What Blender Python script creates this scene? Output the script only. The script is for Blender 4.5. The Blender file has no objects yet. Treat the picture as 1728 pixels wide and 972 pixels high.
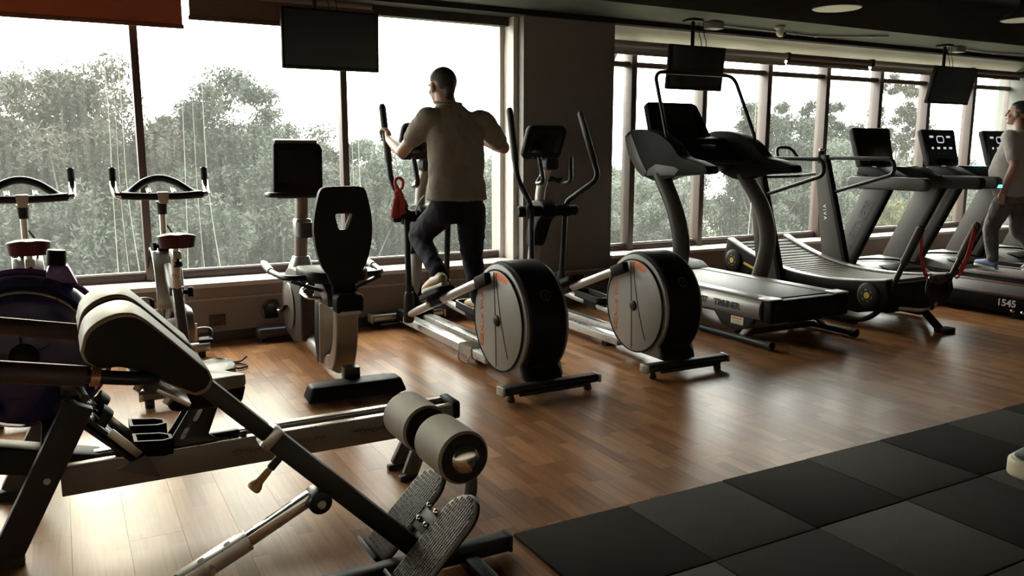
import bpy, bmesh, math, random
import numpy as np
from mathutils import Vector, Matrix, Quaternion

random.seed(7)
RNG = np.random.default_rng(11)
SC = bpy.context.scene
COL = SC.collection
PI = math.pi

# ------------------------------------------------------------------ camera
F_PX, PITCH, YAW, ROLL, CAM_H = 1380.0, math.radians(9.5), math.radians(28.8), math.radians(0.1), 1.45
fw = Vector((math.sin(YAW) * math.cos(PITCH), math.cos(YAW) * math.cos(PITCH), -math.sin(PITCH)))
rt = Vector((math.cos(YAW), -math.sin(YAW), 0.0))
up = rt.cross(fw)
r2 = rt * math.cos(ROLL) + up * math.sin(ROLL)
u2 = -rt * math.sin(ROLL) + up * math.cos(ROLL)
cam_d = bpy.data.cameras.new('camera')
cam = bpy.data.objects.new('camera', cam_d)
COL.objects.link(cam)
cam_d.sensor_width = 36.0
cam_d.lens = F_PX / 1728.0 * 36.0
cam_d.clip_start = 0.05
cam_d.clip_end = 400
cam.matrix_world = Matrix((
    (r2.x, u2.x, -fw.x, 0.0), (r2.y, u2.y, -fw.y, 0.0), (r2.z, u2.z, -fw.z, CAM_H), (0, 0, 0, 1)))
SC.camera = cam

# ------------------------------------------------------------------ sky, sun, exposure
world = bpy.data.worlds.new('hazy_evening_sky')
SC.world = world
world.use_nodes = True
wn = world.node_tree.nodes
bg = wn['Background']
SUN_AZ, SUN_EL = math.radians(1.0), math.radians(11.0)     # azimuth from +Y (out of the windows) towards +X
to_sun = Vector((math.sin(SUN_AZ) * math.cos(SUN_EL), math.cos(SUN_AZ) * math.cos(SUN_EL), math.sin(SUN_EL)))
SKY, GLOW = 9.0, 3.0        # even haze, and the wide glow of the sun behind it
wt = world.node_tree
w_tc = wn.new('ShaderNodeTexCoord')
w_dot = wn.new('ShaderNodeVectorMath'); w_dot.operation = 'DOT_PRODUCT'
w_dot.inputs[1].default_value = to_sun
wt.links.new(w_tc.outputs['Generated'], w_dot.inputs[0])
w_max = wn.new('ShaderNodeMath'); w_max.operation = 'MAXIMUM'; w_max.inputs[1].default_value = 0.0
wt.links.new(w_dot.outputs['Value'], w_max.inputs[0])
w_pow = wn.new('ShaderNodeMath'); w_pow.operation = 'POWER'; w_pow.inputs[1].default_value = 22.0
wt.links.new(w_max.outputs[0], w_pow.inputs[0])
w_mix = wn.new('ShaderNodeMix'); w_mix.data_type = 'RGBA'
w_mix.inputs['A'].default_value = (SKY, SKY * 0.955, SKY * 0.925, 1)
w_mix.inputs['B'].default_value = (SKY + GLOW, (SKY + GLOW) * 0.90, (SKY + GLOW) * 0.75, 1)
wt.links.new(w_pow.outputs[0], w_mix.inputs['Factor'])
wt.links.new(w_mix.outputs['Result'], bg.inputs['Color'])
bg.inputs['Strength'].default_value = 1.0
sun_d = bpy.data.lights.new('low_sun', 'SUN')
sun_d.energy = 0.7
sun_d.angle = math.radians(8)
sun_d.color = (1.0, 0.83, 0.60)
sun = bpy.data.objects.new('low_sun', sun_d)
COL.objects.link(sun)
sun.rotation_euler = to_sun.to_track_quat('Z', 'Y').to_euler()
SC.view_settings.view_transform = 'Standard'
SC.view_settings.look = 'None'
SC.view_settings.gamma = 1.0
SC.view_settings.use_curve_mapping = False
SC.view_settings.exposure = 0.72


# ------------------------------------------------------------------ materials
MATS = {}


def mat(name, color, rough=0.5, metal=0.0, var=0.12, scale=18.0, bump=0.0, rvar=0.1, trans=0.0, coat=0.0, spec=0.5, emit=None, estr=0.0, transl=None):
    if name in MATS:
        return MATS[name]
    m = bpy.data.materials.new(name)
    m.use_nodes = True
    nt = m.node_tree
    b = nt.nodes['Principled BSDF']
    b.inputs['Roughness'].default_value = rough
    b.inputs['Metallic'].default_value = metal
    b.inputs['Specular IOR Level'].default_value = spec
    b.inputs['Coat Weight'].default_value = coat
    if trans:
        b.inputs['Transmission Weight'].default_value = trans
    tc = nt.nodes.new('ShaderNodeTexCoord')
    nz = nt.nodes.new('ShaderNodeTexNoise')
    nz.inputs['Scale'].default_value = scale
    nz.inputs['Detail'].default_value = 5
    nt.links.new(tc.outputs['Object'], nz.inputs['Vector'])
    mx = nt.nodes.new('ShaderNodeMix')
    mx.data_type = 'RGBA'
    c = color
    mx.inputs['A'].default_value = (c[0] * (1 - var), c[1] * (1 - var), c[2] * (1 - var), 1)
    mx.inputs['B'].default_value = (min(1, c[0] * (1 + var)), min(1, c[1] * (1 + var)), min(1, c[2] * (1 + var)), 1)
    nt.links.new(nz.outputs['Fac'], mx.inputs['Factor'])
    nt.links.new(mx.outputs['Result'], b.inputs['Base Color'])
    if rvar:
        mr = nt.nodes.new('ShaderNodeMapRange')
        mr.inputs['To Min'].default_value = max(0.02, rough - rvar)
        mr.inputs['To Max'].default_value = min(1, rough + rvar)
        nt.links.new(nz.outputs['Fac'], mr.inputs['Value'])
        nt.links.new(mr.outputs['Result'], b.inputs['Roughness'])
    if bump:
        nb = nt.nodes.new('ShaderNodeTexNoise')
        nb.inputs['Scale'].default_value = scale * 12
        nt.links.new(tc.outputs['Object'], nb.inputs['Vector'])
        bp = nt.nodes.new('ShaderNodeBump')
        bp.inputs['Strength'].default_value = bump
        bp.inputs['Distance'].default_value = 0.002
        nt.links.new(nb.outputs['Fac'], bp.inputs['Height'])
        nt.links.new(bp.outputs['Normal'], b.inputs['Normal'])
    if emit:
        b.inputs['Emission Color'].default_value = (*emit, 1)
        b.inputs['Emission Strength'].default_value = estr
    if transl:
        out = nt.nodes['Material Output']
        tr = nt.nodes.new('ShaderNodeBsdfTranslucent')
        tr.inputs['Color'].default_value = (*transl[0], 1)
        ms = nt.nodes.new('ShaderNodeMixShader')
        ms.inputs['Fac'].default_value = transl[1]
        nt.links.new(b.outputs['BSDF'], ms.inputs[1])
        nt.links.new(tr.outputs['BSDF'], ms.inputs[2])
        nt.links.new(ms.outputs['Shader'], out.inputs['Surface'])
    MATS[name] = m
    return m


def glass_mat(name, dust=0.1, tint=(0.93, 0.97, 0.94)):
    """Window glass: clear, faintly tinted, thin film of dust in vertical rain streaks, its veil also standing in for haze."""
    m = bpy.data.materials.new(name)
    m.use_nodes = True
    nt = m.node_tree
    out = nt.nodes['Material Output']
    nt.nodes.remove(nt.nodes['Principled BSDF'])
    tp = nt.nodes.new('ShaderNodeBsdfTransparent')
    tp.inputs['Color'].default_value = (*tint, 1)
    gl = nt.nodes.new('ShaderNodeBsdfGlossy')
    gl.inputs['Roughness'].default_value = 0.03
    lw = nt.nodes.new('ShaderNodeLayerWeight')
    lw.inputs['Blend'].default_value = 0.5
    pw = nt.nodes.new('ShaderNodeMath'); pw.operation = 'POWER'; pw.inputs[1].default_value = 5.0
    nt.links.new(lw.outputs['Facing'], pw.inputs[0])
    fr = nt.nodes.new('ShaderNodeMath'); fr.operation = 'MULTIPLY_ADD'
    fr.inputs[1].default_value = 0.6
    fr.inputs[2].default_value = 0.025
    nt.links.new(pw.outputs[0], fr.inputs[0])
    m1 = nt.nodes.new('ShaderNodeMixShader')
    nt.links.new(fr.outputs[0], m1.inputs['Fac'])
    nt.links.new(tp.outputs['BSDF'], m1.inputs[1])
    nt.links.new(gl.outputs['BSDF'], m1.inputs[2])
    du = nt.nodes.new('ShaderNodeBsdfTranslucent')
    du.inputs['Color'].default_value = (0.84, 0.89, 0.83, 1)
    tc = nt.nodes.new('ShaderNodeTexCoord')
    mp = nt.nodes.new('ShaderNodeMapping')
    mp.inputs['Scale'].default_value = (26, 26, 1.1)
    nt.links.new(tc.outputs['Object'], mp.inputs['Vector'])
    nz = nt.nodes.new('ShaderNodeTexNoise')
    nz.inputs['Scale'].default_value = 1.0
    nz.inputs['Detail'].default_value = 6
    nt.links.new(mp.outputs['Vector'], nz.inputs['Vector'])
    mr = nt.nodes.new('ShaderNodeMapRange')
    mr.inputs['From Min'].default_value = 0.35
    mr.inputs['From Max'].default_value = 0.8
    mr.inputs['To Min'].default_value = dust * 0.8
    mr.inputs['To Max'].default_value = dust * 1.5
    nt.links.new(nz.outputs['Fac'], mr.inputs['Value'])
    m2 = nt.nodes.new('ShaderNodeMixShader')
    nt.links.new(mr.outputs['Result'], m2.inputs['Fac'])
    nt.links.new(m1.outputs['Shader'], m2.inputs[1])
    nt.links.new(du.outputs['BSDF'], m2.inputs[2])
    nt.links.new(m2.outputs['Shader'], out.inputs['Surface'])
    MATS[name] = m
    return m


BLACK = mat('black_plastic', (0.009, 0.008, 0.008), 0.5, var=0.25, spec=0.06)
BLACKM = mat('black_powder_coat', (0.010, 0.0095, 0.010), 0.38, bump=0.15, var=0.2, spec=0.25)
RUBBER = mat('black_rubber', (0.014, 0.013, 0.012), 0.7, bump=0.3)
GREYM = mat('grey_painted_metal', (0.065, 0.06, 0.055), 0.45, var=0.1, spec=0.3)
DGREY = mat('dark_grey_plastic', (0.028, 0.025, 0.024), 0.48, spec=0.10)
MGREY = mat('mid_grey_plastic', (0.085, 0.077, 0.072), 0.45, spec=0.25)
SILVER = mat('silver_painted_plastic', (0.34, 0.315, 0.285), 0.38, metal=0.35, var=0.06)
CHROME = mat('chrome', (0.72, 0.70, 0.67), 0.14, metal=1.0, var=0.05, rvar=0.05)
STEEL = mat('brushed_steel', (0.5, 0.48, 0.45), 0.3, metal=0.9, var=0.08)
WHITEM = mat('white_painted_metal', (0.62, 0.60, 0.56), 0.35, var=0.06)
WHITEP = mat('white_print', (0.8, 0.8, 0.78), 0.5, var=0.02)
BLACKP = mat('black_print', (0.008, 0.008, 0.008), 0.5, var=0.02)
SCREEN = mat('black_glossy_screen', (0.006, 0.006, 0.007), 0.16, var=0.1, rvar=0.04)


# ------------------------------------------------------------------ object helpers
def tag(o, label=None, cat=None, group=None, kind=None):
    if label:
        o['label'] = label
    if cat:
        o['category'] = cat
    if group:
        o['group'] = group
    if kind:
        o['kind'] = kind
    return o


def thing(name, label, cat, loc=(0, 0, 0), rz=0.0, group=None, kind=None):
    o = bpy.data.objects.new(name, None)
    COL.objects.link(o)
    o.empty_display_size = 0.1
    o.location = loc
    o.rotation_euler = (0, 0, rz)
    return tag(o, label, cat, group, kind)


def copy_tree(o, parent=None):
    c = o.copy()
    COL.objects.link(c)
    c.parent = parent
    for ch in o.children:
        copy_tree(ch, c)
    return c


def V(*a):
    return Vector(a)


def fillet(pts, rad, n=5):
    """Round the corners of a polyline."""
    pts = [Vector(p) for p in pts]
    out = [pts[0]]
    for i in range(1, len(pts) - 1):
        a, b, c = pts[i - 1], pts[i], pts[i + 1]
        d1, d2 = (a - b), (c - b)
        r = min(rad, d1.length * 0.48, d2.length * 0.48)
        p, q = b + d1.normalized() * r, b + d2.normalized() * r
        for k in range(n + 1):
            t = k / n
            out.append(p * (1 - t) ** 2 + b * 2 * t * (1 - t) + q * t * t)
    out.append(pts[-1])
    return out


def spline(pts, n=6):
    """Catmull-Rom through the points."""
    P = [Vector(p) for p in pts]
    P = [P[0] * 2 - P[1]] + P + [P[-1] * 2 - P[-2]]
    out = []
    for i in range(1, len(P) - 2):
        a, b, c, d = P[i - 1], P[i], P[i + 1], P[i + 2]
        for k in range(n):
            t = k / n
            out.append(0.5 * ((2 * b) + (c - a) * t + (2 * a - 5 * b + 4 * c - d) * t * t + (3 * b - a - 3 * c + d) * t ** 3))
    out.append(P[-2])
    return out


def spline2(pts, n=6):
    return [(p.x, p.y) for p in spline([(a, b, 0) for a, b in pts], n)]


class MB:
    """Collects shapes and links them as one mesh object."""

    def __init__(self):
        self.v, self.f = [], []

    def add(self, vs, fs):
        b = len(self.v)
        self.v.extend([Vector(v) for v in vs])
        self.f.extend([tuple(b + i for i in f) for f in fs])
        return self

    def box(self, c, s, rot=None):
        hx, hy, hz = s[0] / 2, s[1] / 2, s[2] / 2
        vs = [V(x, y, z) for x in (-hx, hx) for y in (-hy, hy) for z in (-hz, hz)]
        if rot is not None:
            vs = [rot @ v for v in vs]
        c = Vector(c)
        return self.add([v + c for v in vs], [(0, 1, 3, 2), (4, 6, 7, 5), (0, 4, 5, 1), (2, 3, 7, 6), (0, 2, 6, 4), (1, 5, 7, 3)])

    def bar(self, a, b, w, h, roll=0.0, upv=(0, 0, 1)):
        """Rectangular bar from a to b: w sideways, h along upv."""
        a, b = Vector(a), Vector(b)
        d = (b - a)
        L = d.length
        d.normalize()
        u = Vector(upv)
        s = d.cross(u)
        if s.length < 1e-5:
            s = d.cross(V(0, 1, 0))
        s.normalize()
        u = s.cross(d)
        if roll:
            q = Quaternion(d, roll)
            s, u = q @ s, q @ u
        vs = []
        for p in (a, b):
            for i, j in ((-1, -1), (1, -1), (1, 1), (-1, 1)):
                vs.append(p + s * (w / 2 * i) + u * (h / 2 * j))
        return self.add(vs, [(3, 2, 1, 0), (4, 5, 6, 7), (0, 1, 5, 4), (1, 2, 6, 5), (2, 3, 7, 6), (3, 0, 4, 7)])

    def tube(self, pts, r, seg=10, closed=False, flat=1.0, flatv=None, cap=True):
        """Round tube along pts; r is a number or one per point; flat squashes the section along flatv."""
        P = [Vector(p) for p in pts]
        n = len(P)
        R = [r] * n if not hasattr(r, '__len__') else list(r)
        T = []
        for i in range(n):
            if closed:
                t = P[(i + 1) % n] - P[i - 1]
            else:
                t = P[min(i + 1, n - 1)] - P[max(i - 1, 0)]
            T.append(t.normalized())
        ref = Vector(flatv) if flatv is not None else (V(0, 0, 1) if abs(T[0].z) < 0.9 else V(1, 0, 0))
        s = T[0].cross(ref).normalized()
        vs = []
        prev = T[0]
        for i in range(n):
            if flatv is not None:
                s = T[i].cross(ref)
                s.normalize()
            else:
                q = prev.rotation_difference(T[i])
                s = q @ s
                s = (s - T[i] * s.dot(T[i])).normalized()
            u = s.cross(T[i]).normalized()
            prev = T[i]
            for k in range(seg):
                a = 2 * PI * k / seg
                vs.append(P[i] + s * (math.cos(a) * R[i]) + u * (math.sin(a) * R[i] * flat))
        fs = []
        m = n if closed else n - 1
        for i in range(m):
            for k in range(seg):
                a0, a1 = i * seg + k, i * seg + (k + 1) % seg
                b0, b1 = ((i + 1) % n) * seg + k, ((i + 1) % n) * seg + (k + 1) % seg
                fs.append((a0, a1, b1, b0))
        if cap and not closed:
            fs.append(tuple(range(seg))[::-1])
            fs.append(tuple((n - 1) * seg + k for k in range(seg)))
        return self.add(vs, fs)

    def cyl(self, a, b, r, seg=16, r1=None):
        return self.tube([a, b], [r, r if r1 is None else r1], seg)

    def prism(self, outline, fn, t0, t1, hole=None):
        """Extrude a 2D outline: fn(u, v, t) gives the 3D point."""
        n = len(outline)
        vs = [fn(u, v, t0) for u, v in outline] + [fn(u, v, t1) for u, v in outline]
        fs = [(i, (i + 1) % n, n + (i + 1) % n, n + i) for i in range(n)]
        if hole:
            m = len(hole)
            b = 2 * n
            vs += [fn(u, v, t0) for u, v in hole] + [fn(u, v, t1) for u, v in hole]
            fs += [(b + (i + 1) % m, b + i, b + m + i, b + m + (i + 1) % m) for i in range(m)]
            for off_o, off_h, flip in ((0, b, 1), (n, b + m, 0)):
                # bridge outer ring and hole ring by walking both
                oc = [Vector((u, v, 0)) for u, v in outline]
                hc = [Vector((u, v, 0)) for u, v in hole]
                i0 = 0
                j0 = min(range(m), key=lambda j: (hc[j] - oc[0]).length)
                i = j = 0
                while i < n or j < m:
                    oi, oj = (i0 + i) % n, (j0 + j) % m
                    ni, nj = (oi + 1) % n, (oj + 1) % m
                    if j >= m or (i < n and (oc[ni] - hc[oj]).length <= (oc[oi] - hc[nj]).length):
                        f = (off_o + oi, off_o + ni, off_h + oj)
                        i += 1
                    else:
                        f = (off_o + oi, off_h + nj, off_h + oj)
                        j += 1
                    fs.append(f[::-1] if flip else f)
        else:
            fs += [tuple(range(n))[::-1], tuple(range(n, 2 * n))]
        return self.add(vs, fs)

    def lathe(self, prof, o=(0, 0, 0), axis=(0, 0, 1), seg=24):
        """Revolve (radius, height) pairs about the axis through o."""
        o, ax = Vector(o), Vector(axis).normalized()
        s = ax.cross(V(0, 0, 1)) if abs(ax.z) < 0.9 else ax.cross(V(1, 0, 0))
        s.normalize()
        u = ax.cross(s)
        vs, fs = [], []
        n = len(prof)
        for r, h in prof:
            for k in range(seg):
                a = 2 * PI * k / seg
                vs.append(o + ax * h + s * (max(r, 1e-4) * math.cos(a)) + u * (max(r, 1e-4) * math.sin(a)))
        for i in range(n - 1):
            for k in range(seg):
                fs.append((i * seg + k, i * seg + (k + 1) % seg, (i + 1) * seg + (k + 1) % seg, (i + 1) * seg + k))
        fs.append(tuple(range(seg))[::-1])
        fs.append(tuple((n - 1) * seg + k for k in range(seg)))
        return self.add(vs, fs)

    def ball(self, c, r, seg=14, rings=8):
        r = (r, r, r) if not hasattr(r, '__len__') else r
        c = Vector(c)
        vs, fs = [], []
        for i in range(rings + 1):
            th = PI * i / rings
            for k in range(seg):
                a = 2 * PI * k / seg
                vs.append(c + V(r[0] * math.sin(th) * math.cos(a), r[1] * math.sin(th) * math.sin(a), r[2] * math.cos(th)))
        for i in range(rings):
            for k in range(seg):
                fs.append((i * seg + k, (i + 1) * seg + k, (i + 1) * seg + (k + 1) % seg, i * seg + (k + 1) % seg))
        return self.add(vs, fs)

    def mesh(self, name, bevel=0.0, seg=2, sharp=38):
        me = bpy.data.meshes.new(name)
        me.from_pydata([tuple(v) for v in self.v], [], self.f)
        bm = bmesh.new()
        bm.from_mesh(me)
        bmesh.ops.remove_doubles(bm, verts=bm.verts, dist=1e-6)
        bmesh.ops.recalc_face_normals(bm, faces=bm.faces)
        if bevel:
            es = [e for e in bm.edges if len(e.link_faces) == 2 and e.calc_face_angle(0) > 0.6]
            bmesh.ops.bevel(bm, geom=es, offset=bevel, segments=seg, profile=0.5, affect='EDGES', clamp_overlap=True)
        bm.to_mesh(me)
        bm.free()
        for p in me.polygons:
            p.use_smooth = True
        me.set_sharp_from_angle(angle=math.radians(sharp))
        return me

    def build(self, name, m, parent=None, bevel=0.0, seg=2, label=None, sharp=38):
        me = self.mesh(name, bevel, seg, sharp)
        me.materials.append(m)
        o = bpy.data.objects.new(name, me)
        COL.objects.link(o)
        if parent is not None:
            o.parent = parent
        if label:
            o['label'] = label
        return o


def text_part(name, s, size, m, parent, loc, right, upv, extrude=0.001, label=None, align='CENTER', shear=0.0, bold=0.0):
    """Lettering lying on a surface: right and upv give the writing direction."""
    cu = bpy.data.curves.new(name, 'FONT')
    cu.body = s
    cu.size = size
    cu.align_x = align
    cu.align_y = 'CENTER'
    cu.extrude = extrude
    cu.shear = shear
    cu.offset = bold
    cu.materials.append(m)
    o = bpy.data.objects.new(name, cu)
    COL.objects.link(o)
    if parent is not None:
        o.parent = parent
    r = Vector(right).normalized()
    u = Vector(upv)
    u = (u - r * u.dot(r)).normalized()
    n = r.cross(u)
    o.matrix_local = Matrix(((r.x, u.x, n.x, loc[0]), (r.y, u.y, n.y, loc[1]), (r.z, u.z, n.z, loc[2]), (0, 0, 0, 1)))
    if label:
        o['label'] = label
    return o


def rrect(w, h, r, n=4, cx=0.0, cy=0.0):
    """Rounded rectangle outline."""
    pts = []
    for sx, sy, a0 in ((1, 1, 0), (-1, 1, 90), (-1, -1, 180), (1, -1, 270)):
        for k in range(n + 1):
            a = math.radians(a0 + 90 * k / n)
            pts.append((cx + sx * (w / 2 - r) + r * math.cos(a), cy + sy * (h / 2 - r) + r * math.sin(a)))
    return pts


# ================================================================== THE ROOM
X_L, X_R = -10.0, 11.6         # side walls
Y_B, Y_W = -2.2, 6.47         # wall behind the camera, window wall (inner face)
Y_G = 6.80                    # plane of the glass
Z_C = 3.05                    # black ceiling

WALLM = mat('dark_grey_wall_paint', (0.27, 0.2, 0.172), 0.75, var=0.08, scale=3, bump=0.1)
COLM = mat('charcoal_column_paint', (0.17, 0.152, 0.137), 0.6, var=0.06, scale=2, bump=0.1)
RWALLM = mat('grey_green_wall_paint', (0.16, 0.16, 0.145), 0.7, var=0.06, scale=2)
CEILM = mat('black_ceiling_paint', (0.004, 0.003, 0.003), 0.9, var=0.1, scale=2)
SOFFM = mat('grey_soffit_paint', (0.042, 0.038, 0.038), 0.75, var=0.06, scale=2)
CREAM = mat('cream_ledge_paint', (0.62, 0.57, 0.50), 0.45, var=0.05, scale=4)
FRAME = mat('brown_window_frame', (0.065, 0.037, 0.031), 0.5, var=0.1, scale=6)
FRAMEW = mat('pale_window_reveal', (0.5, 0.45, 0.42), 0.5, var=0.06, scale=5)
GLASS = glass_mat('dusty_haze_glass', 0.0135)  # real streaky dust, its pale veil also imitating haze over the trees


def struct(name, mb, m, parent=None, bevel=0.0):
    o = mb.build(name, m, parent, bevel)
    if parent is None:
        o['kind'] = 'structure'
    return o


# ---- floor: slab with laid planks
def wood_mat():
    m = bpy.data.materials.new('laminate_oak')
    m.use_nodes = True
    nt = m.node_tree
    b = nt.nodes['Principled BSDF']
    tc = nt.nodes.new('ShaderNodeTexCoord')
    oi = nt.nodes.new('ShaderNodeObjectInfo')
    mul = nt.nodes.new('ShaderNodeMath'); mul.operation = 'MULTIPLY'; mul.inputs[1].default_value = 91.0
    nt.links.new(oi.outputs['Random'], mul.inputs[0])
    add = nt.nodes.new('ShaderNodeVectorMath'); add.operation = 'ADD'
    comb = nt.nodes.new('ShaderNodeCombineXYZ')
    nt.links.new(mul.outputs[0], comb.inputs['Y'])
    nt.links.new(tc.outputs['Object'], add.inputs[0])
    nt.links.new(comb.outputs[0], add.inputs[1])
    # three strips per plank, broken into short staves
    mp = nt.nodes.new('ShaderNodeMapping')
    mp.inputs['Rotation'].default_value = (0, 0, math.radians(90))
    mp.inputs['Location'].default_value = (0, 0.0315, 0)
    nt.links.new(add.outputs[0], mp.inputs['Vector'])
    br = nt.nodes.new('ShaderNodeTexBrick')
    br.inputs['Color1'].default_value = (0.0, 0, 0, 1)
    br.inputs['Color2'].default_value = (1, 1, 1, 1)
    br.inputs['Mortar'].default_value = (0.3, 0.3, 0.3, 1)
    br.inputs['Scale'].default_value = 1.0
    br.inputs['Mortar Size'].default_value = 0.0006
    br.inputs['Brick Width'].default_value = 0.36
    br.inputs['Row Height'].default_value = 0.063
    br.offset = 0.37
    nt.links.new(mp.outputs['Vector'], br.inputs['Vector'])
    gm = nt.nodes.new('ShaderNodeMapping')
    gm.inputs['Scale'].default_value = (70, 3.5, 1)
    nt.links.new(add.outputs[0], gm.inputs['Vector'])
    gn = nt.nodes.new('ShaderNodeTexNoise')
    gn.inputs['Scale'].default_value = 1.0
    gn.inputs['Detail'].default_value = 6
    gn.inputs['Distortion'].default_value = 0.6
    nt.links.new(gm.outputs['Vector'], gn.inputs['Vector'])
    mixf = nt.nodes.new('ShaderNodeMath'); mixf.operation = 'MULTIPLY_ADD'
    mixf.inputs[1].default_value = 0.45
    nt.links.new(br.outputs['Color'], mixf.inputs[0])
    sc = nt.nodes.new('ShaderNodeMath'); sc.operation = 'MULTIPLY'; sc.inputs[1].default_value = 0.6
    nt.links.new(gn.outputs['Fac'], sc.inputs[0])
    nt.links.new(sc.outputs[0], mixf.inputs[2])
    ramp = nt.nodes.new('ShaderNodeValToRGB')
    ramp.color_ramp.elements[0].position = 0.15
    ramp.color_ramp.elements[0].color = (0.155, 0.063, 0.024, 1)
    ramp.color_ramp.elements[1].position = 0.85
    ramp.color_ramp.elements[1].color = (0.45, 0.228, 0.106, 1)
    e = ramp.color_ramp.elements.new(0.5)
    e.color = (0.29, 0.132, 0.055, 1)
    nt.links.new(mixf.outputs[0], ramp.inputs['Fac'])
    nt.links.new(ramp.outputs['Color'], b.inputs['Base Color'])
    # dusty wear in the sheen, in room coordinates
    geo = nt.nodes.new('ShaderNodeNewGeometry')
    wn_ = nt.nodes.new('ShaderNodeTexNoise')
    wn_.inputs['Scale'].default_value = 2.2
    wn_.inputs['Detail'].default_value = 7
    nt.links.new(geo.outputs['Position'], wn_.inputs['Vector'])
    mr = nt.nodes.new('ShaderNodeMapRange')
    mr.inputs['To Min'].default_value = 0.24
    mr.inputs['To Max'].default_value = 0.40
    nt.links.new(wn_.outputs['Fac'], mr.inputs['Value'])
    nt.links.new(mr.outputs['Result'], b.inputs['Roughness'])
    b.inputs['Specular IOR Level'].default_value = 0.135
    bp = nt.nodes.new('ShaderNodeBump')
    bp.inputs['Strength'].default_value = 0.05
    bp.inputs['Distance'].default_value = 0.001
    nt.links.new(gn.outputs['Fac'], bp.inputs['Height'])
    nt.links.new(bp.outputs['Normal'], b.inputs['Normal'])
    return m


WOOD = wood_mat()
SLABM = mat('brown_subfloor', (0.10, 0.055, 0.028), 0.45)
floor = struct('floor', MB().box(((X_L + X_R) / 2, (Y_B + 6.9) / 2, -0.066), (X_R - X_L + 0.4, 6.9 - Y_B + 0.2, 0.11)), SLABM)
tag(floor, 'brown wood-look laminate floor of narrow planks running to the windows')
PW, PL = 0.19, 1.26


def plank_mesh(L):
    mb = MB().box((0, 0, -0.0055), (PW - 0.0009, L - 0.0009, 0.011))
    me = mb.mesh('plank')
    me.materials.append(WOOD)
    return me


PLANKS = {}
n_planks = 0
rest = MB()                    # planks beyond the view, joined
for i in range(-60, 66):
    x = i * PW + 0.03
    if x < X_L + 0.1 or x > X_R - 0.1:
        continue
    y = 1.4 + (i * 0.437) % 1.0 * PL - 4 * PL
    while y < Y_W:
        y0, y1 = max(y, Y_B), min(y + PL, Y_W)
        y += PL
        if y1 - y0 < 0.05:
            continue
        cx, cy = x, (y0 + y1) / 2
        seen = not (y1 < 1.4 or cx > 2.6 + 1.75 * (y1 - 1.4) or cx < -0.75 - 0.12 * cy or (y1 < 2.5 and cx > 1.9))
        if not seen:
            rest.box((cx, cy, -0.0055), (PW - 0.0009, y1 - y0 - 0.0009, 0.011))
            continue
        key = round(y1 - y0, 3)
        if key not in PLANKS:
            PLANKS[key] = plank_mesh(key)
        o = bpy.data.objects.new('plank', PLANKS[key])
        COL.objects.link(o)
        o.parent = floor
        o.location = (cx, cy, 0)
        n_planks += 1
far_planks = rest.build('plank_field', WOOD, floor)
far_planks['kind'] = 'stuff'
print('planks', n_planks)

# ---- rubber tiles
RT_D = mat('black_rubber_tile', (0.016, 0.013, 0.011), 0.85, var=0.3, scale=60, bump=0.5, spec=0.1)
RT_L = mat('grey_rubber_tile', (0.05, 0.046, 0.040), 0.85, var=0.25, scale=60, bump=0.5, spec=0.12)
rub = thing('floor_rubber', 'checkered dark rubber tile flooring laid over the wood floor', None, (1.41, 2.56, 0), kind='structure')
TS = 0.532
tile_me = {}
for k, mm in ((0, RT_D), (1, RT_L)):
    me = MB().box((0, 0, 0.006), (TS - 0.006, TS - 0.006, 0.012)).mesh('rubber_tile', 0.004, 2)
    me.materials.append(mm)
    tile_me[k] = me
for j in range(6):
    for i in range(11):
        o = bpy.data.objects.new('rubber_tile', tile_me[(i + j) % 2])
        COL.objects.link(o)
        o.parent = rub
        o.location = ((i + 0.5) * TS, -(j + 0.5) * TS + 0.004 * i, 0)

# ---- walls and ceiling
LIGHTW = mat('pale_inner_wall_paint', (0.8, 0.74, 0.67), 0.8, var=0.05, scale=2)
struct('wall_back', MB().box(((X_L + X_R) / 2, Y_B - 0.1, 1.5), (X_R - X_L + 0.4, 0.2, 3.3)), LIGHTW)
struct('wall_left', MB().box((X_L - 0.1, 1.2, 1.5), (0.2, 11.6, 3.3)), LIGHTW)
struct('wall_right', MB().box((X_R + 0.1, 1.2, 1.5), (0.2, 11.6, 3.3)), RWALLM)
struct('ceiling', MB().box(((X_L + X_R) / 2, 0.75, Z_C + 0.1), (X_R - X_L + 0.4, 10.6, 0.2)), CEILM)
struct('ceiling_soffit', MB().box(((X_L + X_R) / 2, 6.09, 2.86), (X_R - X_L, 0.66, 0.39)), SOFFM)
struct('ceiling_beam', MB().box(((X_L + X_R) / 2, 6.53, 2.83), (X_R - X_L, 0.2, 0.42)), CEILM)
struct('ceiling_slab', MB().box(((X_L + X_R) / 2, 6.75, 2.95), (X_R - X_L + 0.4, 0.7, 0.4)), CEILM)
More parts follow.
